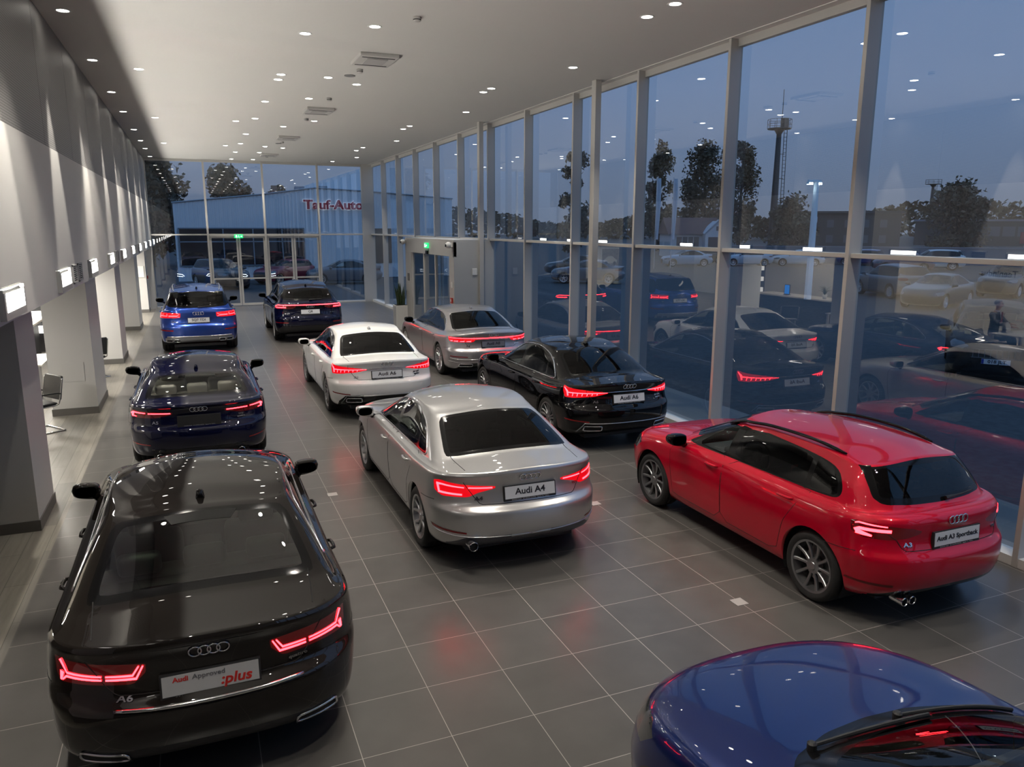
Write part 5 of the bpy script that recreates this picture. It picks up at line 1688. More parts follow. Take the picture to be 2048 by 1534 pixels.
for x, y in ((2.92, 10.4), (2.91, 14.09), (2.91, 17.36), (2.89, 20.79), (2.9, 26.6), (2.9, 32.2)):
    t = thing('smoke_detector', 'small round white smoke detector on the ceiling between the downlights', 'smoke detector', (x, y, ZC), 0, 'smoke detectors')
    bm = bmesh.new(); lathe(bm, [(.055, 0), (.055, -.02), (.048, -.05), (.03, -.06), (0, -.062)], (0, 0, 0), 24); obj('detector_body', bm, mat('detector_white', (.45, .44, .42), .5), t, True)
    bm = bmesh.new(); lathe(bm, [(.051, -.03), (.053, -.032), (.053, -.04), (.049, -.042)], (0, 0, 0), 24, caps=False); obj('vent_ring', bm, GAP, t)
for x, y in ((2.85, 14.7), (2.85, 27.2)):
    t = thing('ceiling_speaker', 'flat round grey speaker in the ceiling behind a smoke detector', 'speaker', (x, y, ZC), 0, 'ceiling speakers')
    bm = bmesh.new(); lathe(bm, [(.10, 0), (.10, -.012), (.085, -.016), (0, -.014)], (0, 0, 0), 24); obj('speaker_grille', bm, mat('speaker_grey', (.2, .2, .2), .6), t)
# small pale floor boxes
for x, y in ((2.0, 9.35), (3.87, 7.3), (4.35, 4.99)):
    pass
P_SILVER = flake_paint('silver_paint', (.56, .555, .555), .75, .32)
P_GREY = flake_paint('warm_grey_paint', (.40, .385, .39), .7, .34)
P_WHITE = mat('white_car_paint', (.80, .795, .78), .35, 0, 1.)
P_NAVY = mat('navy_paint', (.003, .004, .020), .3, .0, 1., spec=0.)
P_NAVY2 = mat('deep_blue_paint', (.0025, .0035, .018), .3, .0, 1., spec=0.)
P_BLUE = flake_paint('bright_blue_paint', (.010, .050, .30), .7, .3)
P_BLUE2 = flake_paint('royal_blue_paint', (.002, .019, .135), .65, .28)
P_RED = mat('red_car_paint', (.46, .0, .018), .4, .2, 1., spec=.1)
P_BLACK = mat('black_car_paint', (.003, .003, .0035), .3, .0, 1., spec=0.)
P_BROWN = mat('brown_black_paint', (.010, .0085, .0075), .3, .0, 1., spec=0.)
LV = 2
sA4 = spec_a4()
CARS = [
    (spec_a6_old(), P_BROWN, 'brown black sedan with a silver and red advertising plate, behind the navy car', -.09, 4.33),
    (spec_a5(), P_NAVY, 'navy blue car with pale seats and an empty black plate frame', -.10, 10.92),
    (spec_q7(), P_BLUE, 'bright blue SUV with silver roof rails and white plate by the glass doors', -.01, 21.82),
    (spec_q8(), P_NAVY2, 'dark blue SUV with one red light strip across the tail by the glass doors', 3.03, 22.85),
    (spec_a6_new(1), P_WHITE, 'white sedan with comb shaped red tail lights', 2.99, 12.98),
    (spec_a8(), P_GREY, 'grey sedan with a full width red light strip, parked beside the planter', 6.0, 15.62),
    (spec_a6_new(1), P_BLACK, 'shiny black sedan with chrome window trim, between the grey sedan and the red car', 5.95, 9.72),
    (sA4, P_SILVER, 'silver sedan with a pale plate in the middle of the tiled floor', 2.885, 6.46),
    (spec_a3(), P_RED, "red hatchback with black roof rails by the window wall", 5.83, 4.15),
    (spec_q2(), P_BLUE2, 'royal blue car with grey wheel arches and black wipers, bonnet pointing at the silver sedan', 2.78, 3.45-4.191),
]
for S, paint, label, cx, rear_y in CARS:
    build_car(S, paint, 'car', label, 'car', (cx, rear_y+S['L']/2, 0), 0, None, LV)
# ------------------------------------------------------------------ outside
ASPH = bump_noise(mat('asphalt', (.05, .05, .052), .8), 8, .05, ((.030, .031, .034), (.055, .055, .058)))
ZG = -.06
bm = bmesh.new()
quad(bm, (XG+.1, -60, ZG), (330, -60, ZG), (330, 330, ZG), (XG+.1, 330, ZG)); quad(bm, (-60, YB+.1, ZG), (XG+.1, YB+.1, ZG), (XG+.1, 330, ZG), (-60, 330, ZG))
struct('ground', bm, ASPH)
bm = bmesh.new(); box(bm, XG+.06, XG+1.6, -12, YB+.8, ZG, -.012); box(bm, -8, XG+.06, YB+.08, YB+1.2, ZG, -.012); struct('pavement', bm, bump_noise(mat('paving', (.14, .14, .14), .7), 20, .05))

# --- the neighbouring hall with the red sign
SIDING = mat('siding', (.56, .58, .60), .5)
DARKGL = mat('dark_window', (.010, .012, .016), .08)
hall = thing('showroom_hall', 'pale corrugated hall with a dark window band and a red shop sign', 'building', (4, 52.6, ZG))
def corr(bm, prof, y, step=.25, amp=.035):
    """vertical corrugated sheet between z=0 and the roof profile"""
    xs = np.arange(prof[0][0], prof[-1][0]+.001, step/4)
    px = [p[0] for p in prof]; pz = [p[1] for p in prof]
    prev = None
    for i, x in enumerate(xs):
        yy = y-(amp if (i % 4) in (1, 2) else 0)
        cur = (bm.verts.new((x, yy, 0)), bm.verts.new((x, yy, np.interp(x, px, pz))))
        if prev: bm.faces.new((prev[0], cur[0], cur[1], prev[1]))
        prev = cur
bm = bmesh.new(); corr(bm, [(-5.0, 4.8), (.3, 5.38), (3.6, 5.85), (7, 5.7), (13, 5.3)], 0); obj('corrugated_wall', bm, SIDING, hall)
bm = bmesh.new(); prism(bm, [(-5, 0), (13, 0), (13, 5.25), (7, 5.65), (3.6, 5.8), (.3, 5.33), (-5, 4.75)], .04, 9, 'Y'); obj('hall_body', bm, SIDING, hall)
bm = bmesh.new(); corr(bm, [(3.5, 6.2), (11, 8.6)], 5.5, .3); obj('rear_block', bm, SIDING, hall)
bm = bmesh.new()
for a, b in zip([(-5.05, 4.83), (.3, 5.41), (3.6, 5.88), (7, 5.73)], [(.3, 5.41), (3.6, 5.88), (7, 5.73), (13.05, 5.33)]): tube(bm, [(a[0], -.06, a[1]), (b[0], -.06, b[1])], .05, 6)
obj('roof_edge', bm, mat('flashing', (.3, .32, .34), .4, .4), hall)
f = None
bm = bmesh.new(); box(bm, -4.75, 2.75, -.09, .0, .95, 3.28); f = obj('window_band', bm, DARKGL, hall)
bm = bmesh.new()
for z in (.95, 2.45, 3.28): box(bm, -4.8, 2.8, -.12, -.09, z-.035, z+.035)
for x in (-4.78, -2.2, -.4, 1.4, 2.78): box(bm, x-.035, x+.035, -.12, -.09, .95, 3.28)
obj('window_bars', bm, mat('window_bar', (.16, .19, .22), .5), f)
bm = bmesh.new(); box(bm, 7.0, 8.6, -.09, 0, .95, 3.28); obj('window_band', bm, DARKGL, hall)
bm = bmesh.new(); box(bm, .95, 1.3, .6, .95, 5.2, 6.0); obj('chimney', bm, mat('chimney_brown', (.09, .07, .06), .7), hall)
bm = bmesh.new(); box(bm, 2.5, 3.1, 1, 1.6, 5.5, 6.0); box(bm, 4.0, 4.6, 1, 1.5, 5.8, 6.05); obj('roof_vent', bm, mat('vent_metal', (.2, .22, .25), .5), hall)
SIGN_R = mat('sign_red', (.22, .015, .03), .4, 0, 0, (1, .03, .05), .04)
SIGN_W = mat('sign_back_glow', (.8, .8, .85), .4, 0, 0, (.8, .9, 1), .30)
mw = Matrix.Translation((4.78, -.16, 4.78)) @ Matrix.Rotation(PI/2, 4, 'X')
sg = letters('sign_lettering', 'Tauf-Auto', .80, SIGN_R, hall, mw, .10, 'CENTER', 1.16, 0, 1.0, .032)
letters('sign_halo', 'Tauf-Auto', .80, SIGN_W, sg, Matrix.Translation((4.78, -.09, 4.78)) @ Matrix.Rotation(PI/2, 4, 'X'), .02, 'CENTER', 1.16, 0, 1.0, .058)

# --- trees
BARK = mat('bark', (.035, .028, .022), .9)
LEAVES = [bump_noise(mat('autumn_leaves', (.06, .045, .02), .8), 3, 0, ((.070, .058, .034), (.15, .11, .06))), bump_noise(mat('dark_leaves', (.03, .03, .018), .8), 3, 0, ((.040, .038, .024), (.085, .072, .042)))]
def tree(name, label, loc, h, wd, blobs, n, leaf, m, seed, base=.25, group=None, droop=0.):
    rnd = random.Random(seed)
    t = thing(name, label, 'tree', loc, 0, group)
    bm = bmesh.new()
    tube(bm, [(0, 0, 0), (rnd.uniform(-.1, .1), 0, h*.35), (rnd.uniform(-.2, .2), .1, h*.7), (0, 0, h*.93)], [h*.018, h*.014, h*.009, h*.002], 8)
    for i in range(9):
        z = h*rnd.uniform(base, .8); a = rnd.uniform(0, 2*PI); r = wd*.42*(1-z/h*.6)
        tube(bm, [(0, 0, z), (r*.5*math.cos(a), r*.5*math.sin(a), z+h*.06), (r*math.cos(a), r*math.sin(a), z+h*(.09-droop))], [h*.006, h*.004, h*.001], 5)
    obj('trunk', bm, BARK, t)
    bm = bmesh.new()
    B = []
    for i in range(blobs):
        u = rnd.random(); z = h*(base+(1-base)*u*.95)
        w = wd/2*(math.sin(PI*min(1, .18+u*.80))**.8)
        a = rnd.uniform(0, 2*PI); r = w*math.sqrt(rnd.random())*.75
        B.append((r*math.cos(a), r*math.sin(a), z, wd*rnd.uniform(.12, .24)))
    for i in range(n):
        x, y, z, r = rnd.choice(B)
        d = Vector((rnd.gauss(0, 1), rnd.gauss(0, 1), rnd.gauss(0, .9))).normalized()*r*rnd.random()**.4
        p = Vector((x, y, z))+d
        if droop: p.z -= droop*h*rnd.random()**2
        q = Vector((rnd.gauss(0, 1), rnd.gauss(0, 1), rnd.gauss(0, 1))).normalized(); s = q.cross(Vector((rnd.gauss(0, 1), rnd.gauss(0, 1), rnd.gauss(0, 1)))).normalized()
        l = leaf*rnd.uniform(.6, 1.4)
        bm.faces.new([bm.verts.new(p+q*l), bm.verts.new(p+s*l*.55), bm.verts.new(p-q*l), bm.verts.new(p-s*l*.55)])
    obj('crown', bm, m, t, recalc=False)
    return t
tree('birch_tree', 'slender drooping birch standing behind the white flags', (62.1, 96, ZG), 15.4, 5.6, 34, 4600, .25, LEAVES[0], 1, .2, None, .05)
tree('birch_tree', 'broad drooping birch beside the red roofed house', (69.8, 96, ZG), 15.6, 8.8, 50, 6800, .26, LEAVES[1], 2, .15, None, .07)
tree('birch_tree', 'narrow birch standing just before the tall lattice mast', (76.4, 96, ZG), 16.6, 5.6, 34, 4600, .25, LEAVES[0], 3, .12, None, .06)
tree('pine_tree', 'dark conifer seen through the window bay beside the steel post', (30.5, 60, ZG), 10.2, 3.2, 30, 3600, .16, LEAVES[1], 4, .15)
tree('leafy_tree', 'large dark tree rising over the roof end of the corrugated hall', (-3.2, 73, ZG), 9.2, 8.5, 60, 6500, .26, LEAVES[1], 5, .2)
tree('leafy_tree', 'rounded dark tree rising over the middle of the corrugated hall', (3.6, 84, ZG), 9.4, 6.0, 40, 4500, .24, LEAVES[1], 6, .2)
tree('leafy_tree', 'low brownish tree peeping over the hall roof near the chimney', (8.9, 90, ZG), 7.6, 5., 30, 2600, .24, LEAVES[0], 7, .2)
tree('leafy_tree', 'bushy autumn tree behind the pale lamp post', (70, 78, ZG), 7.0, 7., 40, 3600, .26, LEAVES[0], 8, .1)
tree('leafy_tree', 'pale bushy tree in front of the long low building', (92, 72, ZG), 9.5, 9., 40, 3600, .3, LEAVES[0], 9, .1)
# far tree line: one mass
bm = bmesh.new(); rnd = random.Random(11)
for i in range(230):
    u = i/229
    az = math.radians(14+62*u)
    D = 215+25*rnd.random()
    cx, cy = D*math.sin(az), D*math.cos(az)
    hh = 4.0+5.0*(math.sin(u*23)*.5+.5)*rnd.uniform(.6, 1.)+(2.2 if u > .45 else 0)
    for k in range(46):
        d = Vector((rnd.gauss(0, 1.9), rnd.gauss(0, 1.9), 0))
        p = Vector((cx+d.x, cy+d.y, hh*rnd.random()**.6))
        q = Vector((rnd.gauss(0, 1), rnd.gauss(0, 1), rnd.gauss(0, 1))).normalized(); s = q.cross(Vector((0.3, .5, .8))).normalized(); l = rnd.uniform(.5, 1.0)
        bm.faces.new([bm.verts.new(p+q*l), bm.verts.new(p+s*l*.7), bm.verts.new(p-q*l), bm.verts.new(p-s*l*.7)])
tag(obj('treeline', bm, LEAVES[0], None, recalc=False), 'far brownish tree line along the horizon', 'trees', None, 'stuff')

# --- masts
STEEL = mat('mast_steel', (.10, .085, .075), .6, .3)
def mast(label, loc, h, r, plat):
    t = thing('floodlight_mast', label, 'mast', loc)
    bm = bmesh.new()
    tube(bm, [(0, 0, 0), (0, 0, h)], [r, r*.55], 12); obj('mast_tube', bm, STEEL, t)
    bm = bmesh.new()
    lathe(bm, [(r*.5, h-.8), (plat*.45, h), (plat, h), (plat, h+.12), (0, h+.12)], (0, 0, 0), 16)
    obj('platform', bm, STEEL, t)
    bm = bmesh.new()
    for k in range(10):
        a = k*2*PI/10; tube(bm, [(plat*math.cos(a), plat*math.sin(a), h+.1), (plat*math.cos(a), plat*math.sin(a), h+1.35)], .035, 5)
    for z in (.7, 1.35): tube(bm, [(plat*math.cos(k*2*PI/20), plat*math.sin(k*2*PI/20), h+z) for k in range(20)], .035, 5, True)
    obj('platform_railing', bm, STEEL, t)
    bm = bmesh.new(); x = r+.75
    for dx in (-.28, .28): tube(bm, [(x+dx, -.2, 0), (x*.75+dx, -.2, h)], .05, 5)
    for k in range(int(h/.55)): tube(bm, [(x-.28-.25*x*k*.55/h, -.2, k*.55), (x+.28-.25*x*k*.55/h, -.2, k*.55)], .03, 4)
    for k in range(1, 5): tube(bm, [(0, 0, h*k/5), (x-.25*x*k/5, -.2, h*k/5)], .04, 4)
    obj('ladder', bm, STEEL, t)
    return t
t = mast('tall dark mast with a round railed platform and a whip aerial', (81.4, 94.5, ZG), 17.6, .62, 1.7)
bm = bmesh.new(); tube(bm, [(.4, 0, 17.7), (.4, 0, 23.2)], .05, 5); obj('whip_aerial', bm, STEEL, t)
bm = bmesh.new(); box(bm, .5, 1.3, -.4, .4, 17.8, 19.2); obj('floodlight', bm, STEEL, t)
mast('small far mast with a platform above the long low building', (205.3, 170, ZG), 16.0, .7, 2.2)

# --- lamp post, flags, house and far buildings
t = thing('street_lamp', 'pale blue lamp post with a bright white head behind the window', 'street lamp', (27.3, 28.9, ZG))
POSTB = mat('post_pale', (.60, .70, .76), .5)
bm = bmesh.new(); tube(bm, [(0, 0, 0), (0, 0, 3.6), (0, 0, 5.5)], [.17, .15, .12], 12); obj('lamp_post', bm, POSTB, t)
bm = bmesh.new(); box(bm, -.5, .25, -.05, .05, 5.5, 5.58); obj('lamp_arm', bm, POSTB, t)
HEADL = mat('street_lamp_glow', (1, 1, 1), .5, 0, 0, (.9, .97, 1), 30.)
for x in (-.42, .12):
    bm = bmesh.new(); box(bm, x-.13, x+.13, -.1, .08, 5.38, 5.49, .02); hd = obj('lamp_head', bm, POSTB, t)
    bm = bmesh.new(); box(bm, x-.10, x+.10, -.115, .05, 5.365, 5.45); obj('lamp_glow', bm, HEADL, hd)
bm = bmesh.new(); box(bm, -.09, .12, -.12, .12, 3.62, 3.9, .02); obj('control_box', bm, POSTB, t)
FLAG = mat('flag_white', (.55, .57, .62), .7)
for i, (x, y, lb) in enumerate(((33.6, 55, 'white banner flag next to the window mullion, first of three'), (35.3, 55, 'white banner flag in the middle of three'), (36.9, 55, 'white banner flag beside the red roofed house, last of three'))):
    t = thing('banner_flag', lb, 'flag', (x, y, ZG), 0, 'banner flags')
    bm = bmesh.new(); tube(bm, [(0, 0, 0), (0, 0, 7.4)], [.05, .035], 8); obj('flag_pole', bm, SATIN, t)
    bm = bmesh.new()
    g = [[bm.verts.new((.05+.34*u*(1-.5*(v > .6)*(v-.6)), .05*math.sin(5*v+3*u), 7.3-4.9*v)) for u in (0, .5, 1)] for v in [k/10 for k in range(11)]]
    for a, b in zip(g, g[1:]):
        for k in (0, 1): bm.faces.new((a[k], a[k+1], b[k+1], b[k]))
    bmesh.ops.solidify(bm, geom=list(bm.faces), thickness=.015); obj('flag_cloth', bm, FLAG, t, True)
t = thing('cottage', 'small white house with a red gabled roof', 'house', (54.6, 77, ZG), -.35)
HW = mat('house_white', (.42, .45, .48), .7); HR = mat('roof_red', (.10, .045, .045), .7); HB = mat('house_window', (.05, .05, .06), .3)
bm = bmesh.new(); box(bm, -3.2, 2.6, -2, 3, 0, 2.7); obj('house_wall', bm, HW, t)
bm = bmesh.new(); prism(bm, [(-2.4, 2.6), (3.4, 2.6), (.5, 4.5)], -3.5, 2.9, 'X'); obj('roof', bm, HR, t)
bm = bmesh.new(); prism(bm, [(.6, 0), (3.4, 0), (3.4, 2.8), (2.0, 4.1), (.6, 2.8)], -3.2, -1, 'Y'); obj('gable_front', bm, HW, t)
bm = bmesh.new()
for s in (1, -1): tube(bm, [(2.0, -3.3, 4.2), (2.0+s*1.65, -3.3, 2.65)], .12, 6)
obj('gable_trim', bm, HW, t)
bm = bmesh.new(); box(bm, .95, 3.05, -3.24, -3.18, .9, 2.3); obj('window', bm, HB, t)
bm = bmesh.new(); box(bm, 1.8, 2.2, -3.24, -3.18, 3.0, 3.5); obj('window', bm, HB, t)
bm = bmesh.new(); box(bm, -2.4, .2, -2.04, -1.98, .9, 2.3); w_ = obj('window', bm, HB, t)
bm = bmesh.new()
for x in (-1.75, -1.1, -.45): box(bm, x-.04, x+.04, -2.07, -2.04, .9, 2.3)
obj('window_bars', bm, HW, w_)
def block(name, label, loc, rz, w, d, h, m, win, wm, roof=None):
    t = thing(name, label, 'building', loc, rz)
    bm = bmesh.new(); box(bm, -w/2, w/2, 0, d, 0, h); obj('wall', bm, m, t)
    bm = bmesh.new(); box(bm, -w/2-.3, w/2+.3, -.4, d+.3, h, h+.35); obj('roof', bm, roof or m, t)
    for x0, x1, z0, z1 in win:
        bm = bmesh.new(); box(bm, x0, x1, -.06, .02, z0, z1); obj('window', bm, wm, t)
BR = mat('far_wall_brown', (.07, .062, .06), .8); LG = mat('far_roof_grey', (.20, .21, .24), .6); WG = mat('far_window', (.10, .11, .13), .3)
block('office_building', 'long low building with a pale flat roof in the distance', (148, 92, ZG), -.95, 52, 10, 4.6, BR, [(-16+i*2.4, -14+i*2.4, 1.8, 3.6) for i in range(5)]+[(8+i*2.2, 9.8+i*2.2, 2.2, 3.4) for i in range(4)], WG, LG)
block('apartment_building', 'dark brown two storey building behind the lamp post', (96, 96, ZG), -.7, 18, 8, 5.6, BR, [(-7+i*2.6, -6+i*2.6, z, z+1.2) for i in range(6) for z in (1., 3.4)], WG)
t = thing('garden_wall', 'long pale grey wall at the edge of the car park', 'wall', (62, 52, ZG), -.72)
bm = bmesh.new(); box(bm, -17, 22, 0, .25, 0, 1.55); obj('wall_panel', bm, mat('wall_pale', (.16, .165, .19), .7), t)
bm = bmesh.new(); box(bm, -17, 22, -.06, .31, 1.55, 1.65); obj('coping', bm, LG, t)
t = thing('signboard', 'small red and white roadside board on a pole before the low building', 'sign', (74, 50.5, ZG))
bm = bmesh.new(); tube(bm, [(0, 0, 0), (0, 0, 3.4)], .06, 6); obj('sign_pole', bm, FLAG, t)
bm = bmesh.new(); box(bm, -.7, .7, -.05, .05, 1.9, 3.0); obj('sign_panel', bm, mat('board_red', (.25, .03, .035), .5), t)
FARL = mat('far_lamp_glow', (1, 1, 1), .5, 0, 0, (.75, .9, 1), 8.)
t = thing('yard_light', 'pair of small lit yard lights on the far low building', 'light', (136, 80, 4.3))
for x in (-1.6, .2):
    bm = bmesh.new(); box(bm, x, x+1.0, -.2, 0, 0, .45, .05); obj('light_panel', bm, FARL, t)

# --- parked cars
def generic(kind):
    if kind == 'sedan':
        S = sedan(4.6, 1.80, 1.44, 2.75, .90, .325); S['lamp'] = chaikin([(.5, .90), (.52, .80), (1.05, .80), (1.1, .90)], 1)
    elif kind == 'hatch':
        S = hatch(4.2, 1.77, 1.47, 2.58, .86, .315); S['lamp'] = chaikin([(.55, .95), (.57, .80), (1.02, .80), (1.06, .95)], 1)
    else:
        S = hatch(4.7, 1.88, 1.66, 2.75, .92, .36, lift=.04, belt=1.06, shoulder=.98, lamp_z=.98, bt=.74, win_z=1.16, win_r=.20, nose_z=.90, hood_z=1.10); S['lamp'] = chaikin([(.55, 1.05), (.57, .92), (1.02, .92), (1.06, 1.05)], 1)
    S['lens_mat'] = mat('unlit_lens', (.10, .008, .01), .15, 0, .5)
    S['drl'] = None
    S['rear_glass'] = GL_DARK
    return S
PARKP = dict(ice=mat('park_ice_blue', (.30, .36, .42), .3, .1, .6), dark=mat('park_dark', (.012, .013, .016), .3, .1, .8), white=mat('park_white', (.5, .5, .5), .3, 0, .6), blue=mat('park_blue', (.02, .06, .20), .3, .2, .8),
             pink=mat('park_pink', (.20, .10, .10), .3, 0, .6), brown=mat('park_brown', (.07, .045, .035), .3, .1, .6), red=mat('park_red', (.22, .012, .03), .3, .1, .6), grey=mat('park_grey', (.08, .09, .11), .35, .2, .5), coal=mat('park_coal', (.004, .004, .005), .5))
PROTO = {}
def park(kind, paint, x, y, rz, label):
    pm = PARKP[paint]
    if kind not in PROTO:
        r, _ = build_car(generic(kind), pm, 'car', label, 'car', (x, y, ZG), rz, None, 1, True)
        PROTO[kind] = r
        for ch in r.children:
            for i, sl in enumerate(ch.material_slots):
                if sl.material is pm: sl.link = 'OBJECT'; sl.material = pm
    else:
        r = dup(PROTO[kind], (x, y, ZG), rz, label)
    for o in list(r.children)+[g for c_ in r.children for g in c_.children]:
        for sl in o.material_slots:
            if sl.link == 'OBJECT' and sl.material in PARKP.values(): sl.material = pm
    return r
park('sedan', 'ice', 46.0, 56.5, 1.15, 'ice blue parked sedan below the lattice mast, next to a white parked sedan')
park('sedan', 'ice', 40.6, 58.0, 1.2, 'ice blue parked sedan below the small red roofed house')
park('sedan', 'dark', 45.5, 62.5, 1.3, 'dark parked sedan just behind the ice blue sedan by the red roofed house')
park('sedan', 'white', 50.5, 55.0, .95, 'white parked sedan between the lattice mast and the pale lamp post')
park('hatch', 'blue', 57.0, 54.0, .6, 'bright blue parked hatchback just beyond the pale lamp post')
park('sedan', 'pink', 52.5, 45.5, .9, 'dull pink parked sedan in front of the long pale wall')
park('suv', 'white', 56.5, 46.0, .8, 'white parked car before the long pale wall, beside the dull pink sedan')
park('suv', 'grey', 32.4, 28.6, -.3, 'grey parked estate car between the lamp post and a dark sedan')
park('sedan', 'dark', 30.2, 24.2, 1.9, 'dark parked sedan in front of the brown parked car')
park('suv', 'brown', 38.2, 26.6, 1.9, 'brown parked car behind the dark parked sedan')
park('sedan', 'grey', 22.5, 42.5, 1.0, 'grey parked sedan seen between the steel posts')
park('sedan', 'dark', 25.5, 50.0, 1.1, 'dark parked sedan behind the grey one between the steel posts')
park('suv', 'dark', 1.3, 46.6, PI+.35, 'dark parked car facing the glass doors under the hall window band')
park('hatch', 'red', 5.1, 49.2, PI-.9, 'red parked hatchback in front of the hall')
park('sedan', 'grey', 8.4, 47.4, 1.45, 'grey parked sedan side on under the red shop sign')
fr = park('suv', 'coal', 17.7, 12.6, 2.25, 'black parked car with a white number plate facing the window wall')
bm = bmesh.new(); box(bm, -.27, .27, 2.36, 2.375, .50, .61); o = obj('number_plate', bm, WHITEPL, fr)
bm = bmesh.new(); box(bm, .222, .268, 2.372, 2.378, .503, .607); obj('plate_band', bm, mat('plate_blue', (.01, .03, .25), .4), o)
letters('plate_lettering', '018 JLT', .10, INK, o, Matrix.Translation((-.02, 2.378, .555)) @ Matrix.Rotation(PI, 4, 'Z') @ Matrix.Rotation(PI/2, 4, 'X'), .002, 'CENTER', 1.1, 0, 1, .002)
bm = bmesh.new()
for k in range(9): box(bm, -.44+k*.11-.008, -.44+k*.11+.008, 2.32, 2.35, .64, .80)
for z in (.63, .81): box(bm, -.47, .47, 2.315, 2.345, z-.008, z+.008)
obj('chrome_grille', bm, CHROME, fr)
# ------------------------------------------------------------------ office under the upper wall (seen past the columns and mirrored in the glass)
OFFL = mat('office_panel', (1, 1, 1), .5, 0, 0, (1, .95, .86), 5.)
for i, (x, y) in enumerate([(-4.6, 11.2), (-4.4, 13.6), (-3.4, 16.9), (-4.8, 18.6), (-4.6, 21.4), (-3.2, 19.8), (-3.4, 25.0), (-3.4, 31.0), (-4.6, 32.4)]):
    t = thing('office_panel_light', 'square lit panel set in the low office ceiling behind the columns', 'ceiling light', (x, y, 2.62), 0, 'office panel lights')
    bm = bmesh.new(); box(bm, -.31, .31, -.31, .31, -.02, 0, .003); obj('panel_frame', bm, WHITE, t)
    bm = bmesh.new(); box(bm, -.28, .28, -.28, .28, -.026, -.02); obj('panel_diffuser', bm, OFFL, t)
    l = bpy.data.lights.new('panel_light', 'AREA'); l.energy = 300 if y > 30 else 95; l.size = .56; l.color = (1, .94, .84)
    o = bpy.data.objects.new('panel_light', l); COL.objects.link(o); o.parent = t; o.location = (0, 0, -.04)
bm = bmesh.new(); box(bm, -5.75, -5.6, 9.5, 25.5, 0, 2.62); struct('wall_office', bm, bump_noise(mat('office_wall', (.50, .46, .40), .6), 200, .03))
t = thing('service_sign', 'dark lettered sign on the pale office wall', 'sign', (-5.59, 14.75, 2.08), 0)
bm = bmesh.new(); box(bm, 0, .02, -1.2, 1.2, -.22, .22, .004); obj('sign_board', bm, mat('sign_board', (.42, .39, .34), .5), t)
letters('sign_lettering', 'Teenindus', .26, mat('sign_ink', (.03, .028, .026), .5), t, Matrix.Translation((.022, 0, 0)) @ Matrix.Rotation(PI/2, 4, 'Z') @ Matrix.Rotation(PI/2, 4, 'X'), .008, 'CENTER', 1.0, 0, 1, .003)
# reception counter
DARKW = mat('counter_dark', (.02, .02, .022), .4); OAKT = mat('counter_top', (.62, .58, .52), .4)
t = thing('reception_counter', 'dark reception counter with a pale top', 'counter', (-4.1, 20.6, 0))
bm = bmesh.new(); box(bm, -.35, .30, -1.9, 1.9, 0, .98, .01); obj('counter_body', bm, DARKW, t)
bm = bmesh.new(); box(bm, -.42, .42, -2.0, 2.0, .98, 1.03, .006); obj('counter_top', bm, OAKT, t)
t = thing('tablet_screen', 'small upright screen showing blue on the counter', 'screen', (-3.95, 21.2, 1.03))
bm = bmesh.new(); box(bm, -.1, .1, -.09, .09, 0, .015, .003); obj('stand', bm, PLASTIC, t)
bm = bmesh.new(); box(bm, -.01, .01, -.13, .13, .015, .36, .004); obj('screen_case', bm, PLASTIC, t)
bm = bmesh.new(); box(bm, .011, .013, -.115, .115, .035, .34); obj('display', bm, mat('screen_blue', (.0, .05, .2), .3, 0, 0, (.03, .25, .8), 1.6), t)
t = thing('grass_plant', 'thin leaved grass plant in a pot on the counter', 'plant', (-4.0, 19.5, 1.03))
bm = bmesh.new(); lathe(bm, [(.06, 0), (.08, .14), (.07, .14), (.06, .12), (0, .12)], (0, 0, 0), 20); obj('pot', bm, WHITE, t, True)
bm = bmesh.new(); rnd = random.Random(5)
for i in range(40):
    a = rnd.uniform(0, 2*PI); r = rnd.uniform(.08, .24); h = rnd.uniform(.16, .34)
    tube(bm, [(0, 0, .12), (r*.4*math.cos(a), r*.4*math.sin(a), .12+h*.8), (r*math.cos(a), r*math.sin(a), .12+h)], [.005, .004, .001], 4)
obj('grass_blades', bm, LEAF, t)
# framed picture on the end wall: plain grey road picture with a pale car outline
t = thing('framed_picture', 'square black and white car picture on the white end wall of the office', 'picture', (-4.4, YB-.41, 1.76))
bm = bmesh.new(); box(bm, -.6, .6, -.03, 0, -.6, .6, .004); obj('picture_frame', bm, WHITE, t)
bm = bmesh.new(); box(bm, -.5, .5, -.034, -.03, -.5, .5); obj('picture_ground', bm, bump_noise(mat('picture_grey', (.05, .05, .05), .5), 6, 0, ((.01, .01, .01), (.14, .14, .14))), t)
bm = bmesh.new(); prism(bm, chaikin([(-.34, -.24), (.36, -.20), (.42, -.06), (.30, .02), (.16, .14), (-.10, .15), (-.22, .02), (-.38, -.06)], 2), -.037, -.0345, 'Y'); obj('picture_car', bm, mat('picture_pale', (.45, .45, .45), .5), t)
bm = bmesh.new()
for x in (-.22, .26): lathe(bm, [(.085, -.040), (.085, -.0372), (0, -.0372)], (x, 0, -.21), 20, 'Y')
obj('picture_wheel', bm, GAP, t)
# shelf unit with lit shelves seen past the first column
t = thing('display_shelf', 'dark shelf unit with bright white shelves beyond the first column', 'shelf', (-4.6, 19.0, 0))
t.location = (-3.9, 23.6, 0)
bm = bmesh.new(); box(bm, -.9, .6, .18, .24, 0, 2.1); box(bm, -.92, -.86, -.2, .24, 0, 2.1); box(bm, .56, .62, -.2, .24, 0, 2.1); obj('shelf_frame', bm, DARKW, t)
for z in (.55, .95, 1.35, 1.75):
    bm = bmesh.new(); box(bm, -.86, .56, -.2, .18, z, z+.16); obj('lit_shelf', bm, mat('lit_shelf', (.8, .8, .78), .5, 0, 0, (1, .96, .9), 1.3), t)
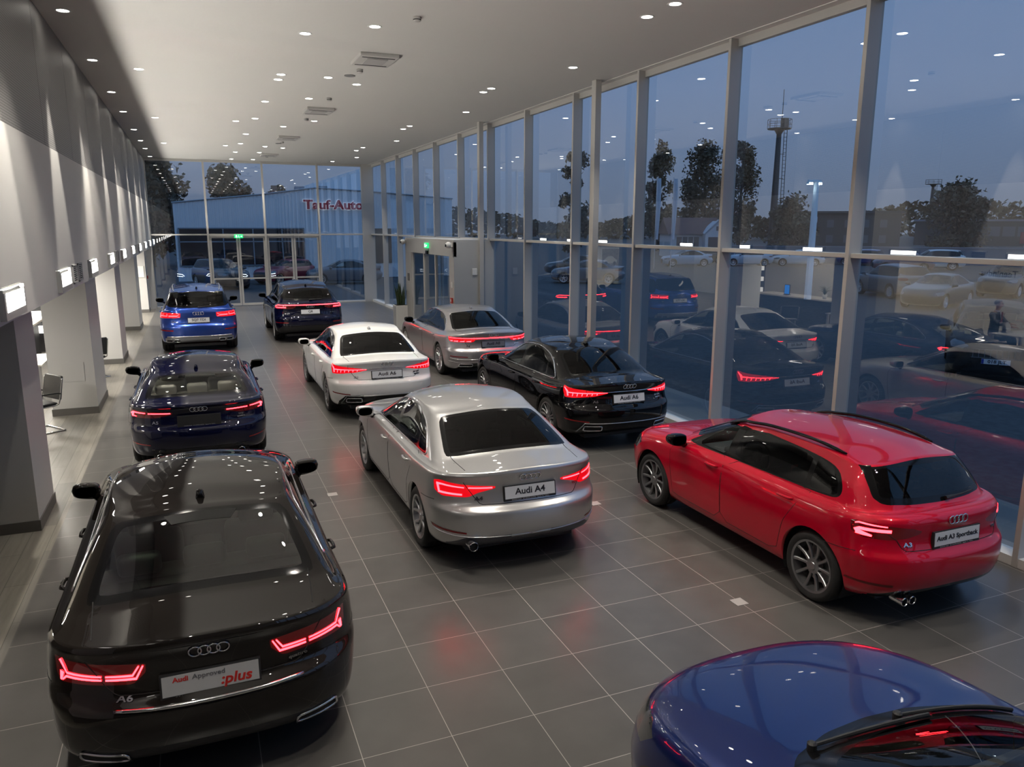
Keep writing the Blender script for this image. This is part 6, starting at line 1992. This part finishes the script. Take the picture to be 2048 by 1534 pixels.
# desk, chairs
def desk(label, x, y, w, d):
    t = thing('office_desk', label, 'desk', (x, y, 0))
    bm = bmesh.new(); box(bm, -w/2, w/2, -d/2, d/2, .71, .74, .004); obj('desk_top', bm, mat('desk_white', (.60, .59, .56), .4), t)
    for sx in (1, -1):
        for sy in (1, -1):
            bm = bmesh.new(); box(bm, sx*(w/2-.06)-.03, sx*(w/2-.06)+.03, sy*(d/2-.06)-.03, sy*(d/2-.06)+.03, 0, .71); obj('leg', bm, SATIN, t)
    return t
desk('white office desk in front of the man in a dark suit', -4.2, 12.78, 1.8, .85)
desk('white office desk beside the black cantilever chair', -3.3, 17.5, .9, 1.5)
def cantilever(label, loc, rz):
    t = thing('cantilever_chair', label, 'chair', loc, rz)
    for s in (1, -1):
        bm = bmesh.new(); x = s*.27
        P = [(x, -.30, .012), (x, .25, .012), (x, .29, .03), (x, .29, .40), (x, .27, .44), (x, -.22, .44), (x, -.26, .50), (x, -.34, .88)]
        tube(bm, chaikin([tuple(p) for p in P], 2, False), .012, 8); obj('tube_frame', bm, CHROME, t, True)
        bm = bmesh.new(); tube(bm, chaikin([(x, -.28, .63), (x+s*.02, -.2, .655), (x+s*.02, .16, .655), (x, .24, .62), (x, .285, .42)], 2, False), .012, 8); obj('armrest', bm, PLASTIC, t, True)
    bm = bmesh.new(); tube(bm, [(-.27, -.30, .012), (.27, -.30, .012)], .012, 8); obj('floor_bar', bm, CHROME, t)
    bm = bmesh.new(); cushion(bm, -.25, .25, -.24, .26, .43, .49, bevel=.022); obj('seat', bm, LEATHER, t, True)
    bm = bmesh.new(); cushion(bm, -.25, .25, -.31, -.26, .52, .92, math.radians(10), (0, -.28, .52), bevel=.022); obj('backrest', bm, LEATHER, t, True)
    return t
cantilever('black leather cantilever chair with chrome tube between the first two columns', (-2.6, 14.3, 0), 2.2)
cantilever('black cantilever chair under the man in a dark suit', (-4.25, 13.80, 0), PI-.25).scale = (1.3, 1.1, .74)
cantilever('black cantilever chair peeping out behind the second column', (-2.35, 19.3, 0), .6)

# ------------------------------------------------------------------ the seated man
def skin_mesh(name, chains, m, parent, root=0, level=2):
    """chains: list of lists of (x, y, z, radius[, radius2]); first points of later chains join the nearest existing vertex"""
    bm = bmesh.new(); sk = bm.verts.layers.skin.verify()
    allv = []
    for ci, ch in enumerate(chains):
        prev = None
        for k, p in enumerate(ch):
            co = Vector(p[:3]); v = None
            if ci and k == 0:
                near = min(allv, key=lambda q: (q.co-co).length)
                if (near.co-co).length < .02: v = near
            if v is None:
                v = bm.verts.new(co); v[sk].radius = (p[3], p[4] if len(p) > 4 else p[3]); allv.append(v)
            if prev is not None: bm.edges.new((prev, v))
            prev = v
    bm.verts.ensure_lookup_table(); bm.verts[root][sk].use_root = True
    me = bpy.data.meshes.new('t'); bm.to_mesh(me); bm.free()
    o = bpy.data.objects.new('t', me); COL.objects.link(o)
    a = o.modifiers.new('s', 'SKIN'); a.use_smooth_shade = True
    b = o.modifiers.new('u', 'SUBSURF'); b.levels = level; b.render_levels = level
    dg = bpy.context.evaluated_depsgraph_get()
    me2 = bpy.data.meshes.new_from_object(o.evaluated_get(dg)); me2.name = name
    bpy.data.objects.remove(o); bpy.data.meshes.remove(me)
    me2.materials.clear()
    me2.polygons.foreach_set('use_smooth', [True]*len(me2.polygons))
    return link(name, me2, m, parent)
SKIN = mat('skin', (.42, .24, .17), .5); SUIT = mat('dark_suit', (.012, .013, .018), .75); SHIRT = mat('white_shirt', (.62, .63, .66), .6); TIE = mat('red_tie', (.18, .012, .02), .5); HAIR = mat('dark_hair', (.018, .013, .01), .6); SHOE = mat('black_shoe', (.01, .01, .01), .3)
pm = thing('person', 'man in a dark suit and red tie seated at a white desk, one forearm raised', 'person', (-4.25, 13.75, 0), PI-.25)
L_, R_ = {}, {}
def arm(s, hand):
    sh = (s*.20, -.01, 1.14); el = (s*.27, .18, .90)
    return sh, el, hand
hands = {1: Vector((.14, .43, .80)), -1: Vector((-.10, .46, .90))}
body = [[(0, -.02, .50, .15, .12), (0, -.01, .64, .14, .105), (0, .0, .80, .135, .10), (0, .01, .96, .155, .11), (0, .0, 1.10, .15, .10), (0, .01, 1.19, .062), (0, .035, 1.27, .056), (0, .055, 1.33, .075, .088), (0, .055, 1.41, .078, .098), (0, .045, 1.465, .05, .06)]]
for s in (1, -1):
    h = hands[s]
    body.append([(0, .0, 1.10), (s*.17, -.01, 1.12, .065), (s*.22, .02, 1.04, .052), (s*.27, .16, .89, .042), (s*.22, .28, (.89+h.z)/2, .038), (h.x, h.y-.09, h.z, .027), (h.x, h.y-.03, h.z, .038, .018), (h.x, h.y+.01, h.z, .036, .016)])
    for k, (dx, ln) in enumerate(((-.027, .062), (-.009, .072), (.009, .068), (.027, .052))):
        body.append([(h.x, h.y+.01, h.z), (h.x+dx, h.y+.03, h.z, .0095), (h.x+dx*1.1, h.y+.03+ln*.5, h.z-.004, .0085), (h.x+dx*1.15, h.y+.03+ln*.9, h.z-.022, .007)])
    body.append([(h.x, h.y-.03, h.z), (h.x-s*.035, h.y-.012, h.z-.006, .010), (h.x-s*.055, h.y+.018, h.z-.012, .009), (h.x-s*.06, h.y+.04, h.z-.014, .007)])
    body.append([(0, -.02, .50), (s*.10, .03, .50, .085), (s*.13, .25, .52, .078), (s*.14, .44, .52, .058), (s*.14, .46, .40, .054), (s*.14, .44, .22, .046), (s*.14, .43, .08, .034), (s*.14, .48, .045, .036, .03), (s*.145, .60, .03, .036, .022)])
skin_mesh('body', body, SKIN, pm)
jk = [[(0, -.02, .52, .17, .14), (0, -.015, .66, .165, .125), (0, -.005, .82, .16, .12), (0, .005, .98, .178, .125), (0, -.01, 1.10, .168, .112), (0, -.01, 1.16, .10, .085)]]
tr_ = [[(0, -.02, .49, .165, .135), (0, -.02, .58, .16, .13)]]
for s in (1, -1):
    h = hands[s]
    jk.append([(0, -.01, 1.10), (s*.175, -.01, 1.12, .08), (s*.23, .02, 1.04, .066), (s*.28, .16, .89, .056), (s*.225, .28, (.89+h.z)/2, .05), (h.x+s*.01, h.y-.13, h.z, .042)])
    tr_.append([(0, -.02, .49), (s*.10, .03, .50, .098), (s*.13, .25, .52, .09), (s*.14, .44, .52, .071), (s*.14, .465, .40, .066), (s*.14, .445, .22, .062), (s*.14, .44, .10, .06)])
    bm = bmesh.new(); cushion(bm, s*.14-.05, s*.14+.05, .38, .66, .0, .085, bevel=.03); obj('shoe', bm, SHOE, pm, True)
skin_mesh('jacket', jk, SUIT, pm); skin_mesh('trousers', tr_, SUIT, pm)
bm = bmesh.new(); P = [(-.06, .112, 1.19), (.06, .112, 1.19), (.045, .148, 1.02), (0, .150, .84), (-.045, .148, 1.02)]; bm.faces.new([bm.verts.new(p) for p in P]); bmesh.ops.solidify(bm, geom=list(bm.faces), thickness=.012); obj('shirt_front', bm, SHIRT, pm)
bm = bmesh.new(); lathe(bm, [(.064, 1.175), (.068, 1.19), (.062, 1.225), (.058, 1.22)], (0, .025, 0), 24, caps=False); obj('shirt_collar', bm, SHIRT, pm, True)
bm = bmesh.new(); prism(bm, [(-.016, 1.185), (.016, 1.185), (.012, 1.15), (.030, .92), (0, .87), (-.030, .92), (-.012, 1.15)], .135, .165, 'Y'); obj('tie', bm, TIE, pm)
bm = bmesh.new(); bmesh.ops.create_uvsphere(bm, u_segments=24, v_segments=16, radius=1)
for v in bm.verts:
    c = v.co.copy(); v.co = Vector((c.x*.088, c.y*.105+.035, c.z*.088+1.42))
bmesh.ops.delete(bm, geom=[v for v in bm.verts if v.co.z < 1.36+.9*max(0, v.co.y-.03) or (v.co.y > .10 and v.co.z < 1.465)], context='VERTS')
bmesh.ops.solidify(bm, geom=list(bm.faces), thickness=.008); obj('hair', bm, HAIR, pm, True)
bm = bmesh.new()
bmesh.ops.create_cone(bm, cap_ends=True, segments=8, radius1=.017, radius2=.006, depth=.05, matrix=Matrix.Translation((0, .148, 1.375)) @ Matrix.Rotation(.5, 4, 'X'))
for s in (1, -1): bmesh.ops.create_uvsphere(bm, u_segments=10, v_segments=8, radius=.026, matrix=Matrix.Translation((s*.085, .045, 1.375)) @ Matrix.Scale(.4, 4, (1, 0, 0)))
obj('nose_and_ears', bm, SKIN, pm, True)
bm = bmesh.new()
for s in (1, -1): bmesh.ops.create_uvsphere(bm, u_segments=10, v_segments=8, radius=.012, matrix=Matrix.Translation((s*.032, .135, 1.40)))
box(bm, -.024, .024, .135, .142, 1.325, 1.332); obj('eyes_and_mouth', bm, HAIR, pm, True)
t = thing('brochure_holder', 'clear stand of brochures on the desk of the man in a suit', 'stand', (-3.75, 13.05, .74))
bm = bmesh.new(); box(bm, -.12, .12, -.08, .08, 0, .02, .004); box(bm, -.11, .11, .05, .06, .02, .26); obj('holder', bm, SATIN, t)
for k in range(3):
    bm = bmesh.new(); box(bm, -.10+.02*k, .08+.015*k, .01-.03*k, .02-.03*k, .02, .22-.03*k); obj('brochure', bm, mat('paper_grey', (.4, .4, .42), .6), t)
# floor access plates
FB = mat('floor_box_metal', (.42, .41, .40), .35, .3)
for x, y, lb in ((1.404, 9.434, 'small pale square floor plate beside the front wheel of the silver sedan'), (4.349, 7.894, 'small square floor plate between the silver sedan and the red hatchback'), (4.355, 5.16, 'small pale square floor plate beside the rear wheel of the red hatchback')):
    bm = bmesh.new(); box(bm, -.06, .06, -.06, .06, 0, .004, .001); o = obj('floor_plate', bm, FB); o.location = (x, y, 0); tag(o, lb, 'floor plate')
